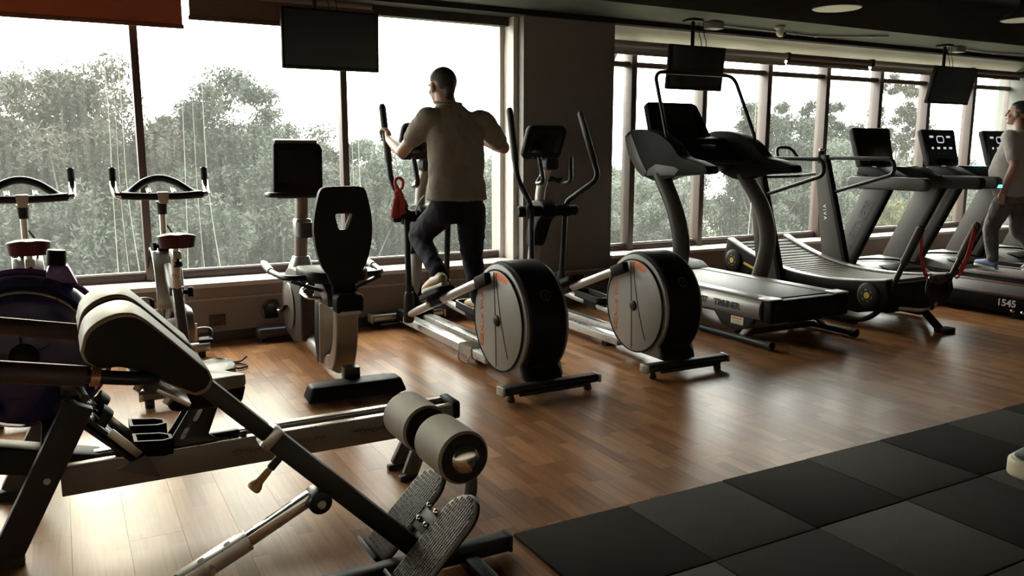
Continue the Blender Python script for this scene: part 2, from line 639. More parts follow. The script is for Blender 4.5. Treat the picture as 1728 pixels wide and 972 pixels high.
# wall under the windows
struct('wall_window', MB().box(((X_L + 3.67) / 2, (Y_W + 7.0) / 2, 0.215), (3.67 - X_L, 7.0 - Y_W, 0.43))
       .box(((4.65 + X_R) / 2, (Y_W + 7.0) / 2, 0.215), (X_R - 4.65, 7.0 - Y_W, 0.43)), WALLM)
struct('column', MB().box((4.16, 6.78, 1.4), (0.98, 0.62, 2.8)), COLM, bevel=0.006)
struct('sill_left', MB().box(((X_L + 3.665) / 2, (Y_W + 6.76) / 2 - 0.015, 0.445), (3.665 - X_L, 0.33, 0.035)), CREAM, bevel=0.004)
struct('sill_right', MB().box(((4.655 + X_R) / 2, (Y_W + 6.76) / 2 - 0.015, 0.435), (X_R - 4.655, 0.33, 0.03)), CREAM, bevel=0.004)
struct('trim_1', MB().box(((X_L + 3.6) / 2, Y_W - 0.006, 0.335), (3.6 - X_L, 0.012, 0.016)), mat('pale_cable_duct', (0.38, 0.35, 0.32), 0.5))
struct('trim_2', MB().box((4.16, Y_W - 0.006, 0.325), (0.98, 0.012, 0.012)), MATS['pale_cable_duct'])
struct('baseboard_window', MB().box(((X_L + 3.66) / 2, Y_W - 0.006, 0.04), (3.66 - X_L, 0.012, 0.08)), mat('dark_skirting', (0.04, 0.034, 0.03), 0.5))
struct('trim_3', MB().prism([(6.50, 2.64), (6.74, 2.49), (6.78, 2.49), (6.78, 2.75), (6.50, 2.75)], lambda u, v, t: V(t, u, v), 4.66, X_R),
       mat('off_white_fascia', (0.8, 0.77, 0.72), 0.6, var=0.05, scale=3))
struct('trim_4', MB().box(((1.8 + 3.67) / 2, 6.70, 2.62), (3.67 - 1.8, 0.1, 0.14)), mat('dark_brown_header', (0.03, 0.02, 0.018), 0.6))


# ---- windows: each bay one window with frame members, beads and panes as parts
def window(name, x0, x1, z0, z1, mull, w, d, transom=None, label=None):
    t = thing(name, label, None, ((x0 + x1) / 2, Y_G, z0), kind='structure')
    cx = (x0 + x1) / 2

    def part(nm, c, s, m, bv=0.004):
        return MB().box((c[0] - cx, c[1] - Y_G, c[2] - z0), s).build(nm, m, t, bv)
    part('bottom_rail', (cx, Y_G, z0 + 0.03), (x1 - x0, d, 0.06), FRAME)
    part('head_rail', (cx, Y_G, z1 - 0.03), (x1 - x0, d, 0.06), FRAME)
    for x in mull:
        part('mullion', (x, Y_G - 0.02, (z0 + z1) / 2), (w, d + 0.04, z1 - z0 - 0.01), FRAME)
    xs = [x0] + list(mull) + [x1]
    for a, b in zip(xs[:-1], xs[1:]):
        if b - a < 0.1:
            continue
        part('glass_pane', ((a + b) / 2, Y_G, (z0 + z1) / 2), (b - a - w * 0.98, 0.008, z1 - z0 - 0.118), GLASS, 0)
        part('glazing_bead', ((a + b) / 2, Y_G - 0.012, z0 + 0.068), (b - a - w, 0.03, 0.016), FRAMEW, 0.002)
        if transom:
            part('transom', ((a + b) / 2, Y_G - 0.01, transom), (b - a - w, d * 0.8, 0.05), FRAME)
    return t


window('window_1', X_L, 3.67, 0.46, 2.66, [0.555 - 1.557 * k for k in range(6, 0, -1)] + [0.555, 2.115], 0.055, 0.07,
       label='wide brown-framed window looking onto tall trees beside the dark column')
struct('window_jamb', MB().box((3.645, 6.66, 1.55), (0.05, 0.19, 2.2)).box((3.60, 6.76, 1.55), (0.05, 0.05, 2.2)), FRAMEW, bevel=0.006)
mulls = [5.07 + 0.923 * k for k in range(0, 8)]
window('window_2', 4.65, X_R, 0.445, 2.55, [m for m in mulls if m < X_R - 0.05], 0.065, 0.10, transom=2.30,
       label='long brown-framed window with many narrow panes behind the treadmills')
struct('window_post', MB().box((11.52, 6.6, 1.5), (0.16, 0.3, 2.1)), RWALLM, bevel=0.004)
# ================================================================== OUTSIDE
def leaf_mat(name, c, v):
    m = bpy.data.materials.new(name)
    m.use_nodes = True
    nt = m.node_tree
    b = nt.nodes['Principled BSDF']
    geo = nt.nodes.new('ShaderNodeNewGeometry')
    nz = nt.nodes.new('ShaderNodeTexNoise')
    nz.inputs['Scale'].default_value = 0.9
    nz.inputs['Detail'].default_value = 4
    nt.links.new(geo.outputs['Position'], nz.inputs['Vector'])
    av = nt.nodes.new('ShaderNodeMath'); av.operation = 'MULTIPLY_ADD'
    av.inputs[1].default_value = 0.6
    nt.links.new(geo.outputs['Random Per Island'], av.inputs[0])
    sc = nt.nodes.new('ShaderNodeMath'); sc.operation = 'MULTIPLY'; sc.inputs[1].default_value = 0.5
    nt.links.new(nz.outputs['Fac'], sc.inputs[0])
    nt.links.new(sc.outputs[0], av.inputs[2])
    r = nt.nodes.new('ShaderNodeValToRGB')
    r.color_ramp.elements[0].position = 0.1
    r.color_ramp.elements[1].position = 0.95
    r.color_ramp.elements[0].color = (c[0] * (1 - v), c[1] * (1 - v), c[2] * (1 - v), 1)
    r.color_ramp.elements[1].color = (c[0] * (1 + v), c[1] * (1 + v), c[2] * (1 + v), 1)
    nt.links.new(av.outputs[0], r.inputs['Fac'])
    nt.links.new(r.outputs['Color'], b.inputs['Base Color'])
    b.inputs['Roughness'].default_value = 0.55
    out = nt.nodes['Material Output']
    tr = nt.nodes.new('ShaderNodeBsdfTranslucent')
    nt.links.new(r.outputs['Color'], tr.inputs['Color'])
    ms = nt.nodes.new('ShaderNodeMixShader')
    ms.inputs['Fac'].default_value = 0.4
    nt.links.new(b.outputs['BSDF'], ms.inputs[1])
    nt.links.new(tr.outputs['BSDF'], ms.inputs[2])
    nt.links.new(ms.outputs['Shader'], out.inputs['Surface'])
    return m


LEAF = [leaf_mat('olive_leaves', (0.020, 0.0185, 0.0115), 0.5), leaf_mat('grey_green_leaves', (0.0125, 0.0185, 0.0115), 0.5),
        leaf_mat('yellow_green_leaves', (0.055, 0.058, 0.016), 0.5), leaf_mat('haze_paled_leaves', (0.055, 0.066, 0.052), 0.35)]  # last tone has outdoor haze mixed into the leaf colour
BARK = mat('pale_bark', (0.08, 0.073, 0.06), 0.8, var=0.3, scale=9)
GROUND_Z = -7.0


def crown_mesh(name, centres, radii, n, size, m):
    """n loose leaves gathered round the cluster centres."""
    k = RNG.integers(0, len(centres), n)
    d = RNG.normal(size=(n, 3))
    d /= np.linalg.norm(d, axis=1, keepdims=True)
    rr = RNG.random(n) ** 0.45
    P = np.array(centres)[k] + d * rr[:, None] * np.array(radii)[k][:, None] * np.array([1, 1, 0.75])
    a = RNG.normal(size=(n, 3)); a /= np.linalg.norm(a, axis=1, keepdims=True)
    b = np.cross(a, RNG.normal(size=(n, 3))); b /= np.linalg.norm(b, axis=1, keepdims=True)
    s = size * (0.6 + 0.8 * RNG.random(n))[:, None]
    s[rr < 0.62] *= 1.4          # broader shaded leaves deep in each cluster
    a *= s; b *= s * 0.5
    vs = np.stack([P - a - b, P - a * 0.2 + b, P + a], 1).reshape(-1, 3)
    me = bpy.data.meshes.new(name)
    me.vertices.add(3 * n)
    me.vertices.foreach_set('co', vs.astype(np.float32).ravel())
    me.loops.add(3 * n)
    me.loops.foreach_set('vertex_index', np.arange(3 * n, dtype=np.int32))
    me.polygons.add(n)
    me.polygons.foreach_set('loop_start', np.arange(0, 3 * n, 3, dtype=np.int32))
    me.update(calc_edges=True)
    me.materials.append(m)
    return me


def tree(label, x, y, h, rad, crown0, leafm, n, size=0.07, dense=1.0, group='trees beyond the windows', nb=130, sparse_top=False):
    """Tree on the ground outside; h and crown0 are heights above the gym floor."""
    t = thing('tree', label, 'tree', (x, y, GROUND_Z), group=group)
    H = h - GROUND_Z
    C0 = crown0 - GROUND_Z
    mid, half = (H + C0) / 2, (H - C0) / 2
    rs = random.Random(int(x * 131 + y * 17))
    cs, rr = [], []
    trunk_top = V(rs.uniform(-.3, .3), rs.uniform(-.2, .2), C0 + half * 0.7)
    mb = MB()
    base_r = 0.07 + 0.010 * H
    mb.tube(spline([(0, 0, 0), (rs.uniform(-.2, .2), 0, H * 0.3), (trunk_top.x * .6, trunk_top.y * .6, C0 * 0.9), trunk_top], 4),
            [base_r * (1 - 0.75 * i / 12) for i in range(13)], 7)
    limbs = MB()
    for i in range(nb):
        th = rs.uniform(0, 2 * PI)
        u = rs.uniform(-1, 1)
        q = (1 - u * u) ** 0.5
        e = rs.uniform(0.12, 1.0) ** 0.42
        c = V(rad * q * math.cos(th) * e, rad * q * math.sin(th) * e, mid + half * u * e)
        cs.append(tuple(c))
        rr.append(rs.uniform(0.13, 0.30) * rad * dense)
        if i % 3 == 0:
            s0 = V(trunk_top.x * .5, trunk_top.y * .5, C0 * rs.uniform(.55, .95) + (c.z - C0) * 0.35)
            k = s0.lerp(c, 0.5) + V(rs.uniform(-.2, .2), rs.uniform(-.2, .2), rs.uniform(-.25, .1)) * rad * 0.5
            limbs.tube(spline([s0, k, c], 4), [base_r * (0.24 - 0.022 * j) for j in range(9)], 5)
    mb.build('trunk', BARK, t)
    lb = limbs.build('branches', BARK, t)
    lb['kind'] = 'stuff'
    me = crown_mesh('crown', cs, rr, int(n * 2.3), size * 0.78, LEAF[leafm])
    o = bpy.data.objects.new('crown', me)
    COL.objects.link(o)
    o.parent = t
    o['kind'] = 'stuff'
    return t


struct('ground_outside', MB().box((25, 60, GROUND_Z - 0.1), (300, 104, 0.2)), mat('dry_grass_ground', (0.2, 0.2, 0.12), 0.9, var=0.3, scale=0.6))
tree('tall open-crowned tree with pale twisting branches behind the spin bikes', 0.4, 27, 4.25, 3.0, -4.5, 0, 38000, 0.085, 1.05, nb=170)
tree('broad open tree at the picture edge, partly outside the frame', -3.6, 30, 3.6, 2.8, -5, 0, 20000, 0.09, 0.8)
tree('dense rounded grey-green tree seen between the first two window posts', 5.1, 30.5, 4.15, 2.7, -5, 1, 46000, 0.09, 1.3, nb=190)
tree('small thin-leaved tree poking up beside the window post behind the spin bike', 2.75, 27, 3.0, 1.2, -2, 0, 7000, 0.08, 0.8, nb=40)
tree('lower grey-green tree behind the recumbent bike console', 11.0, 43, 2.7, 3.4, -5, 1, 22000, 0.12)
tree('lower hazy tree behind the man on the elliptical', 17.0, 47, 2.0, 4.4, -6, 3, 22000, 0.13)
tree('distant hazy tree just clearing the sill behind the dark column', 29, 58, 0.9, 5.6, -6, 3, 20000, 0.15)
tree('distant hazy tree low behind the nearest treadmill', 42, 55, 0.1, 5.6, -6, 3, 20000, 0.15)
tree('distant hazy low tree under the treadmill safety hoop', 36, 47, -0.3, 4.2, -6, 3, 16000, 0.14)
tree('leafy tree filling the pane beside the treadmill safety hoop', 30.2, 29, 4.2, 2.4, -4, 1, 24000, 0.10)
tree('leafy tree behind the posts of the curved treadmill', 36.2, 31, 4.4, 2.3, -4, 1, 22000, 0.10)
tree('tall thin tree with an airy crown behind the treadmill consoles', 37.3, 27.5, 5.3, 1.5, -0.5, 0, 9000, 0.085, 1.15, nb=60)
tree('lower tree at the foot of the tall thin tree', 43, 36, 3.0, 2.4, -4, 1, 15000, 0.11)
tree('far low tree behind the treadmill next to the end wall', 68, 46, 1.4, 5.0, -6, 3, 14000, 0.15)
tree('bright yellow-green bush behind the first treadmill upright', 31.0, 23.0, -0.5, 1.3, -3.5, 2, 7000, 0.08, group='yellow bushes')
tree('bright yellow-green bush behind the second treadmill upright', 34.6, 23.2, -0.7, 1.2, -3.5, 2, 6000, 0.08, group='yellow bushes')
fill = [(-5.5, 25, 1.3), (-2.2, 24, 1.0), (0.6, 23.5, 0.9), (3.2, 24, 1.2), (6.0, 26, 1.5), (8.6, 28, 1.5), (11.4, 30, 1.2), (14.4, 32, 1.0),
        (17.8, 33, 0.7), (21.5, 34, 0.4), (25.6, 34, 0.0), (29.0, 32, 0.2), (31.5, 28, 1.4), (34.6, 28.5, 2.0), (38.5, 29, 1.6), (41.5, 29.5, 1.2),
        (46, 31, 0.9), (51, 33, 0.6), (33, 42, -0.2), (50, 44, 0.7), (58, 44, 0.6), (24, 44, 0.9), (-1.5, 33, 2.2), (2.5, 34, 2.0), (8.0, 36, 2.2), (44, 40, 1.8)]
fill += [(-13 + 3.1 * k, 42 + (k % 3), 2.45 + 0.35 * math.sin(k * 2.1)) for k in range(9)]
fill += [(-9.5, 26, 1.4), (-13.5, 27, 1.2), (-18, 29, 1.6), (-8, 34, 2.4), (40, 34, 1.2), (48, 38, 0.9)]
for x, y, h in fill:
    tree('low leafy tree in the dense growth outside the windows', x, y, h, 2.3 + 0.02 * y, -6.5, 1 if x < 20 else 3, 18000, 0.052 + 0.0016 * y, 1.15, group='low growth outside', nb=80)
# ================================================================== BLINDS, SCREENS, CEILING FITTINGS
BLIND_R = mat('red_brown_blind_fabric', (0.16, 0.065, 0.04), 0.85, var=0.08, scale=40, transl=((0.5, 0.14, 0.05), 0.17))
BLIND_D = mat('dark_brown_blind_fabric', (0.10, 0.065, 0.05), 0.85, var=0.08, scale=40, transl=((0.25, 0.12, 0.06), 0.10))
BLIND_P = mat('pale_blind_fabric', (0.34, 0.32, 0.28), 0.85, var=0.08, scale=40, transl=((0.5, 0.46, 0.38), 0.15))


def blind(label, x0, x1, y, z_top, z_bot, m, barm, roll=True):
    t = thing('roller_blind', label, 'blind', ((x0 + x1) / 2, y, z_top), group='roller blinds')
    h, w = z_top - z_bot, x1 - x0
    MB().box((0, 0.02, -h / 2), (w, 0.003, h)).build('fabric', m, t)
    MB().box((0, 0.02, -h + 0.012), (w + 0.015, 0.02, 0.03)).build('bottom_bar', barm, t, 0.004)
    MB().cyl((-w / 2, 0, -0.03), (w / 2, 0, -0.03), 0.032, 14).build('roller', m, t)
    for s in (-1, 1):
        MB().box((s * (w / 2 + 0.008), 0, -0.03), (0.012, 0.06, 0.08)).build('bracket', DGREY, t, 0.002)
    return t


blind('long red-brown roller blind glowing in the low sun', -5.6, 0.885, 6.62, 2.64, 2.335, BLIND_R, BLIND_R)
blind('dark brown roller blind hanging beside the first television', 0.935, 2.33, 6.62, 2.64, 2.405, BLIND_D, BLIND_D)
blind('pale roller blind rolled up above the nearest treadmill', 4.70, 7.02, 6.60, 2.50, 2.375, BLIND_P, BLIND_P)
blind('dark brown roller blind rolled up over the curved treadmill', 7.06, 8.38, 6.60, 2.50, 2.385, BLIND_D, BLIND_P)
blind('pale roller blind rolled up behind the farthest television', 8.43, 10.3, 6.60, 2.50, 2.385, BLIND_P, BLIND_P)
blind('dark roller blind rolled up next to the end wall', 10.36, 11.40, 6.60, 2.50, 2.40, BLIND_D, BLIND_D)


def television(label, x, y, z, w, h, tilt, pole_x, rz=0.0):
    """z: centre of the screen."""
    t = thing('television', label, 'television', (x, y, z), rz=rz, group='ceiling televisions')
    R = Matrix.Rotation(tilt, 3, 'X')
    MB().box((0, 0.012, 0), (w, 0.045, h), R).build('housing', BLACK, t, 0.006)
    MB().box(R @ V(0, -0.013, 0.004), (w - 0.03, 0.004, h - 0.04), R).build('screen', SCREEN, t)
    MB().box(R @ V(0, -0.013, -h / 2 + 0.012), (w * 0.98, 0.006, 0.012), R).build('lower_bezel', DGREY, t, 0.002)
    MB().box(R @ V(0, 0.05, 0.02), (w * 0.6, 0.04, h * 0.6), R).build('back_cover', BLACK, t, 0.012)
    top = 2.66 - z
    MB().cyl((pole_x, 0.09, 0.02), (pole_x, 0.09, top), 0.018).build('ceiling_pole', BLACKM, t)
    MB().box((pole_x, 0.09, top - 0.008), (0.14, 0.14, 0.016)).build('ceiling_plate', BLACKM, t, 0.003)
    MB().box((pole_x, 0.075, 0.05), (0.2, 0.05, 0.12)).build('bracket', BLACKM, t, 0.004)
    for k, dx in enumerate((0.09, 0.15)):
        MB().tube(spline([(pole_x + dx, 0.07, h * 0.35), (pole_x + dx + 0.012, 0.085, h / 2 + 0.05), (pole_x + dx - 0.015, 0.09, top * 0.75), (pole_x + dx * 0.8, 0.09, top)], 5), 0.004, 6).build('cable', BLACKM, t)
    return t


television('black flat television hanging above the recumbent bike', 1.82, 6.05, 2.245, 0.72, 0.425, math.radians(3), -0.09)
television('black flat television hanging behind the treadmill safety hoop', 5.28, 6.05, 2.215, 0.66, 0.40, math.radians(6), 0.02)
television('black flat television hanging above the row of treadmills', 9.12, 6.05, 2.205, 0.76, 0.42, math.radians(13), -0.06)


def ceiling_lamp(label, x, y, z):
    t = thing('pendant_lamp', label, 'lamp', (x, y, z), group='pendant lamps')
    MB().lathe([(0.205, 0.0), (0.20, 0.012), (0.17, 0.05), (0.11, 0.09), (0.06, 0.12), (0.05, 0.125)], seg=28).build('shade', mat('lamp_grey_enamel', (0.05, 0.045, 0.045), 0.4), t)
    MB().lathe([(0.196, -0.004), (0.15, 0.004), (0.05, 0.012)], seg=28).build('diffuser', mat('unlit_white_diffuser', (0.55, 0.55, 0.52), 0.5, var=0.03), t)
    MB().cyl((0, 0, 0.12), (0, 0, 0.2), 0.045).build('lamp_holder', BLACK, t)
    MB().cyl((0, 0, 0.2), (0, 0, Z_C - z), 0.008, 8).build('hanging_rod', BLACKM, t)
    return t


ceiling_lamp('unlit round pendant lamp under the black ceiling above the treadmill', 6.02, 5.12, 2.675)
ceiling_lamp('unlit round pendant lamp cut off at the edge of the picture', 8.62, 5.02, 2.76)

cc = thing('security_camera', 'small white dome security camera on the grey soffit', 'camera', (6.33, 6.05, 2.66))
MB().cyl((0, 0, 0), (0, 0, -0.02), 0.05, 18).build('mount', WHITEM, cc)
MB().ball((0, -0.01, -0.055), 0.045).build('dome', WHITEM, cc)
MB().ball((0.015, -0.035, -0.07), 0.024).build('lens', BLACK, cc)

PIPE = mat('grey_conduit', (0.22, 0.21, 0.21), 0.45)
for nm, lb, pts, bx in (('conduit_pipe', 'grey cable conduit running along the soffit from the middle television', [(5.62, 6.17, 2.648), (6.75, 6.25, 2.648), (7.1, 6.28, 2.648), (7.6, 6.0, 2.648), (7.75, 5.9, 2.648)], (5.58, 6.17, 2.63)),
                        ('conduit_pipe', 'grey cable conduit running along the soffit towards the end wall', [(9.4, 6.18, 2.648), (10.2, 6.25, 2.648), (11.0, 6.05, 2.648), (11.55, 6.05, 2.648)], (9.34, 6.18, 2.63))):
    c = thing(nm, lb, 'conduit', bx)
    MB().tube([Vector(p) - Vector(bx) for p in fillet(pts, 0.12)], 0.011, 8).build('pipe', PIPE, c)
    MB().box((0, 0, 0), (0.16, 0.12, 0.06)).build('junction_box', PIPE, c, 0.006)
    for p in pts[1:-1]:
        MB().box(Vector(p) - Vector(bx), (0.03, 0.04, 0.026)).build('clip', PIPE, c, 0.003)

so = thing('wall_socket', 'brown double wall socket low on the wall behind the bikes', 'socket', (0.98, 6.47, 0.17))
MB().box((0, -0.005, 0), (0.12, 0.012, 0.085)).build('plate', mat('brown_socket_plate', (0.07, 0.04, 0.035), 0.5), so, 0.003)
for dz in (-0.018, 0.018):
    for dx in (-0.012, 0.012):
        MB().cyl((dx, -0.008, dz), (dx, -0.0125, dz), 0.005, 8).build('socket_hole', BLACK, so)

# ropes hanging outside, left over from facade cleaning
ROPE = mat('white_rope', (0.42, 0.41, 0.37), 0.8)
for lb, x, dx, zt in (('white rope pair hanging outside between the first window posts', 1.00, 0.10, 1.95),
                      ('white ropes hanging outside close to the first window post', 0.42, 0.06, 1.6),
                      ('white ropes hanging outside beside the second window post', 2.34, 0.07, 2.2),
                      ('white ropes hanging outside behind the curved treadmill', 7.35, 0.10, 1.5)):
    r = thing('hanging_rope', lb, 'rope', (x, 7.25, 0.2), group='ropes outside the windows')
    for k in range(3):
        x0 = dx * (k - 1)
        MB().tube(spline([(x0, 0, 3.0), (x0 * 0.8 + 0.01, 0.02, zt), (x0 * 0.9, -0.01, 0.9), (x0 * 1.5 + 0.03, 0.01, 0.0)], 5), 0.0036 if k != 1 else 0.0025, 6).build('strand', ROPE, r)
    MB().bar((-0.3, 0, 3.0), (0.3, 0, 3.0), 0.04, 0.04).build('ledge_hook', GREYM, r)

# pale corner of the next building
nb_ = thing('neighbour_building', 'pale grey building corner seen through the last pane', 'building', (26.0, 16.0, GROUND_Z))
BW = mat('pale_grey_render', (0.32, 0.34, 0.36), 0.8, var=0.05, scale=1.0)
MB().box((1.2, -0.5, 7), (2.4, 1.0, 14)).build('wall', BW, nb_)
for k in range(7):
    MB().box((1.2, -0.5, 1.2 + 1.9 * k), (2.41, 1.01, 0.03)).build('joint', DGREY, nb_)
# slanting brace seen through the first narrow pane
br_ = thing('steel_brace', 'slanting steel brace outside the narrow pane beside the column', 'brace', (4.95, 7.3, 0.4))
MB().bar((-0.28, 0, 0.9), (0.55, 0, 2.6), 0.05, 0.05).build('diagonal_bar', GREYM, br_)
MB().bar((-0.3, 0, 0), (-0.3, 0, 2.6), 0.05, 0.05).build('upright_bar', GREYM, br_)
# ================================================================== ELLIPTICAL TRAINERS
ORANGE = mat('orange_print', (0.55, 0.14, 0.03), 0.5, var=0.05)
DISC = mat('warm_grey_disc_plastic', (0.24, 0.215, 0.19), 0.42, var=0.05, scale=6)
SHELL = mat('grey_shroud_plastic', (0.20, 0.18, 0.16), 0.45, var=0.05, scale=6)
RAILW = mat('silver_white_rail_paint', (0.55, 0.53, 0.50), 0.3, metal=0.3, var=0.05)


def yz(u, v, t):
    return V(t, u, v)


def circ(cx, cy, r, n=32, a0=0.0, a1=360.0):
    full = abs(a1 - a0) >= 359.9
    m = n if full else n + 1
    return [(cx + r * math.cos(math.radians(a0 + (a1 - a0) * k / n)), cy + r * math.sin(math.radians(a0 + (a1 - a0) * k / n))) for k in range(m)]


def elliptical(label, loc, rz, towel=False):
    t = thing('elliptical_trainer', label, 'elliptical trainer', loc, rz, group='elliptical trainers')
    # rear and front feet
    b = MB().box((0, 0.0, 0.072), (0.66, 0.085, 0.05)).build('rear_stabilizer', DGREY, t, 0.02, 3)
    for s in (-1, 1):
        MB().lathe([(0.02, 0.0), (0.026, 0.008), (0.02, 0.03), (0.014, 0.05)], (s * 0.27, 0.0, 0.0)).build('levelling_foot', RUBBER, b)
        MB().box((s * 0.335, 0.0, 0.072), (0.02, 0.088, 0.053)).build('end_cap', SILVER, b, 0.008)
    MB().tube([(-0.24, -0.055, 0.055), (0.24, -0.055, 0.055)], 0.014).build('lift_bar', BLACKM, b)
    fs = MB().box((0, 2.31, 0.085), (0.64, 0.11, 0.07)).build('front_stabilizer', STEEL, t, 0.028, 3)
    for s in (-1, 1):
        MB().cyl((s * 0.26, 2.27, 0.0), (s * 0.26, 2.27, 0.055), 0.024).build('transport_wheel', RUBBER, fs)
        MB().box((s * 0.325, 2.31, 0.085), (0.02, 0.113, 0.073)).build('end_cap', WHITEM, fs, 0.01)
    MB().tube([(-0.27, 2.22, 0.035), (0.27, 2.22, 0.035)], 0.015).build('lift_bar', BLACKM, fs)
    # base rails
    for x, w in ((-0.085, 0.10), (0.085, 0.10)):
        r = MB().box((x, 1.38, 0.098), (w, 1.56, 0.055)).build('base_rail', RAILW, t, 0.006)
        MB().box((x, 1.38, 0.127), (w * 0.55, 1.4, 0.004)).build('roller_track', STEEL, r, 0.001)
    MB().box((0, 2.14, 0.115), (0.27, 0.17, 0.10)).build('front_bracket', BLACK, t, 0.012)
    MB().box((0, 0.9, 0.045), (0.10, 0.06, 0.09)).build('middle_foot', RUBBER, t, 0.01)
    # shroud with the big discs
    cy, cz = 0.38, 0.405
    out = circ(cy, cz, 0.372, 40, -58, 222)
    out = out + [(0.075, 0.135), (0.045, 0.075), (0.43, 0.075), (0.55, 0.09)]
    MB().prism(out, yz, -0.125, 0.125).build('shroud', BLACK, t, 0.018, 3)
    inner = circ(cy, cz, 0.352, 40, -58, 222) + [(0.105, 0.14), (0.085, 0.09), (0.43, 0.09), (0.54, 0.105)]
    for s in (-1, 1):
        sh = MB().prism(inner, yz, s * 0.118, s * 0.148).build('side_shell', SHELL, t, 0.008, 2)
        d = MB().prism(circ(cy, cz, 0.318, 56), yz, s * 0.14, s * 0.16).build('disc', DISC, t, 0.005, 2)
        MB().tube([V(s * 0.158, cy + 0.318 * math.cos(a), cz + 0.318 * math.sin(a)) for a in [2 * PI * k / 56 for k in range(56)]], 0.006, 6, closed=True).build('rim', BLACK, d)
        for c0, bend in ((0.0, 0.02), (0.035, -0.10)):
            pts = [V(s * 0.1605, cy + 0.045 - c0 + bend * (k / 10) ** 2 - 0.05 * k / 10, cz + 0.30 - 0.6 * k / 10 * (1.0 if c0 == 0 else 0.86)) for k in range(11)]
            MB().tube(pts, 0.0032, 5).build('groove', BLACKP, d)
        MB().lathe([(0.036, 0), (0.034, 0.012), (0.022, 0.018), (0.01, 0.02)], (s * 0.158, cy, cz), (s, 0, 0), 20).build('hub', DGREY, d)
        # orange flash and lettering
        fl = circ(cy, cz, 0.305, 10, 62, 98) if s < 0 else circ(cy, cz, 0.305, 10, 82, 118)
        fl = fl + [(cy + (p[0] - cy) * 0.86, cz + (p[1] - cz) * 0.86) for p in fl[::-1]][1:-1]
        if s < 0:
            fl = [(2 * cy - p[0], p[1]) for p in fl]
        MB().prism(fl, yz, s * 0.1595, s * 0.161).build('orange_flash', ORANGE, d)
        text_part('lettering', 'VIVA FITNESS', 0.062, ORANGE, d, (s * 0.161, cy + 0.215, cz - 0.02), (0, 0, -1), (0, 1 if s > 0 else 1, 0) if s > 0 else (0, -1, 0), bold=0.001)
    # ring emblem on the back of the shroud
    an = math.radians(148)
    n = V(0, math.cos(an), math.sin(an))
    c = V(0.0, cy, cz) + n * 0.373
    tv = V(1, 0, 0)
    wv = n.cross(tv)
    MB().tube([c + tv * 0.032 * math.cos(a) + wv * 0.032 * math.sin(a) for a in [2 * PI * k / 24 for k in range(24)]], 0.0035, 6, closed=True).tube([c + tv * -0.012 + wv * 0.012, c + tv * 0.014 + wv * 0.0, c + tv * -0.006 - wv * 0.016], 0.003, 6).build('emblem', MGREY, t)
    # mast
    MB().prism(rrect(0.13, 0.13, 0.045), lambda u, v, s: V(u * (1 - 0.15 * s), 2.16 + v * (1 - 0.15 * s) - 0.02 * s, 0.12 + 0.30 * s), 0, 1).build('mast_base', BLACK, t, 0.006)
    MB().tube([(0, 2.14, 0.30), (0, 2.08, 0.66), (0, 2.06, 0.74)], [0.052, 0.05, 0.05], 16).build('lower_mast', SHELL, t)
    ph = MB().prism(spline2([(1.80, 0.99), (1.86, 1.03), (1.98, 1.04), (2.06, 1.0), (2.08, 0.86), (2.12, 0.66), (2.04, 0.64), (1.98, 0.72), (1.9, 0.86), (1.82, 0.91)], 3), yz, -0.07, 0.07).build('pivot_cover', BLACK, t, 0.02, 3)
    MB().tube([(-0.285, 1.86, 0.955), (-0.27, 1.86, 0.955), (0.27, 1.86, 0.955), (0.285, 1.86, 0.955)], [0.036, 0.046, 0.046, 0.036], 16).build('pivot_bar', BLACK, t)
    MB().tube(spline([(0, 2.0, 1.0), (0, 1.97, 1.15), (0, 1.87, 1.32), (0, 1.84, 1.36)], 4), 0.042, 16).build('upper_mast', SILVER, t)
    # console
    R = Matrix.Rotation(math.radians(28), 3, 'X')
    cc_ = V(0.0, 1.93, 1.52)
    con = MB().prism(rrect(0.37, 0.30, 0.05), lambda u, v, s: cc_ + R @ V(u, s, v), -0.02, 0.035).build('console', BLACK, t, 0.012, 2)
    MB().prism(rrect(0.30, 0.2, 0.02), lambda u, v, s: cc_ + R @ V(u, s, v + 0.02), -0.024, -0.019).build('display', SCREEN, con)
    MB().box(cc_ + R @ V(0, 0.05, -0.03), (0.22, 0.06, 0.2), R).build('back_cover', DGREY, con, 0.02, 2)
    MB().prism(rrect(0.12, 0.10, 0.03), lambda u, v, s: V(u, 1.83 + s, 1.345 + v), -0.05, 0.05).build('console_neck', DGREY, t, 0.012)
    # fixed grab handles, a U in front of the console
    for s in (-1, 1):
        MB().tube(fillet([(s * 0.05, 1.9, 1.23), (s * 0.13, 1.82, 1.18), (s * 0.13, 1.70, 1.20), (s * 0.15, 1.74, 1.40)], 0.05), 0.018, 10).build('grab_handle', BLACKM, t)
    MB().tube([(0.0, 1.93, 1.20), (0.16, 1.9, 1.22)], 0.012).build('bottle_bracket', BLACKM, t)
    # swinging arms, links and pedals: the two sides half a turn apart
    sides = (
        (-1, [(-0.2, 1.76, 0.36), (-0.2, 1.78, 0.955), (-0.205, 1.80, 1.04), (-0.285, 1.87, 1.23), (-0.305, 1.97, 1.79)], (-0.2, 0.46, 0.66), (-0.2, 1.77, 0.20), 1.20),
        (1, [(0.2, 1.95, 0.40), (0.2, 1.90, 0.955), (0.21, 1.89, 1.03), (0.35, 1.62, 1.23), (0.335, 1.90, 1.77)], (0.2, 0.30, 0.15), (0.2, 1.97, 0.24), 1.45))
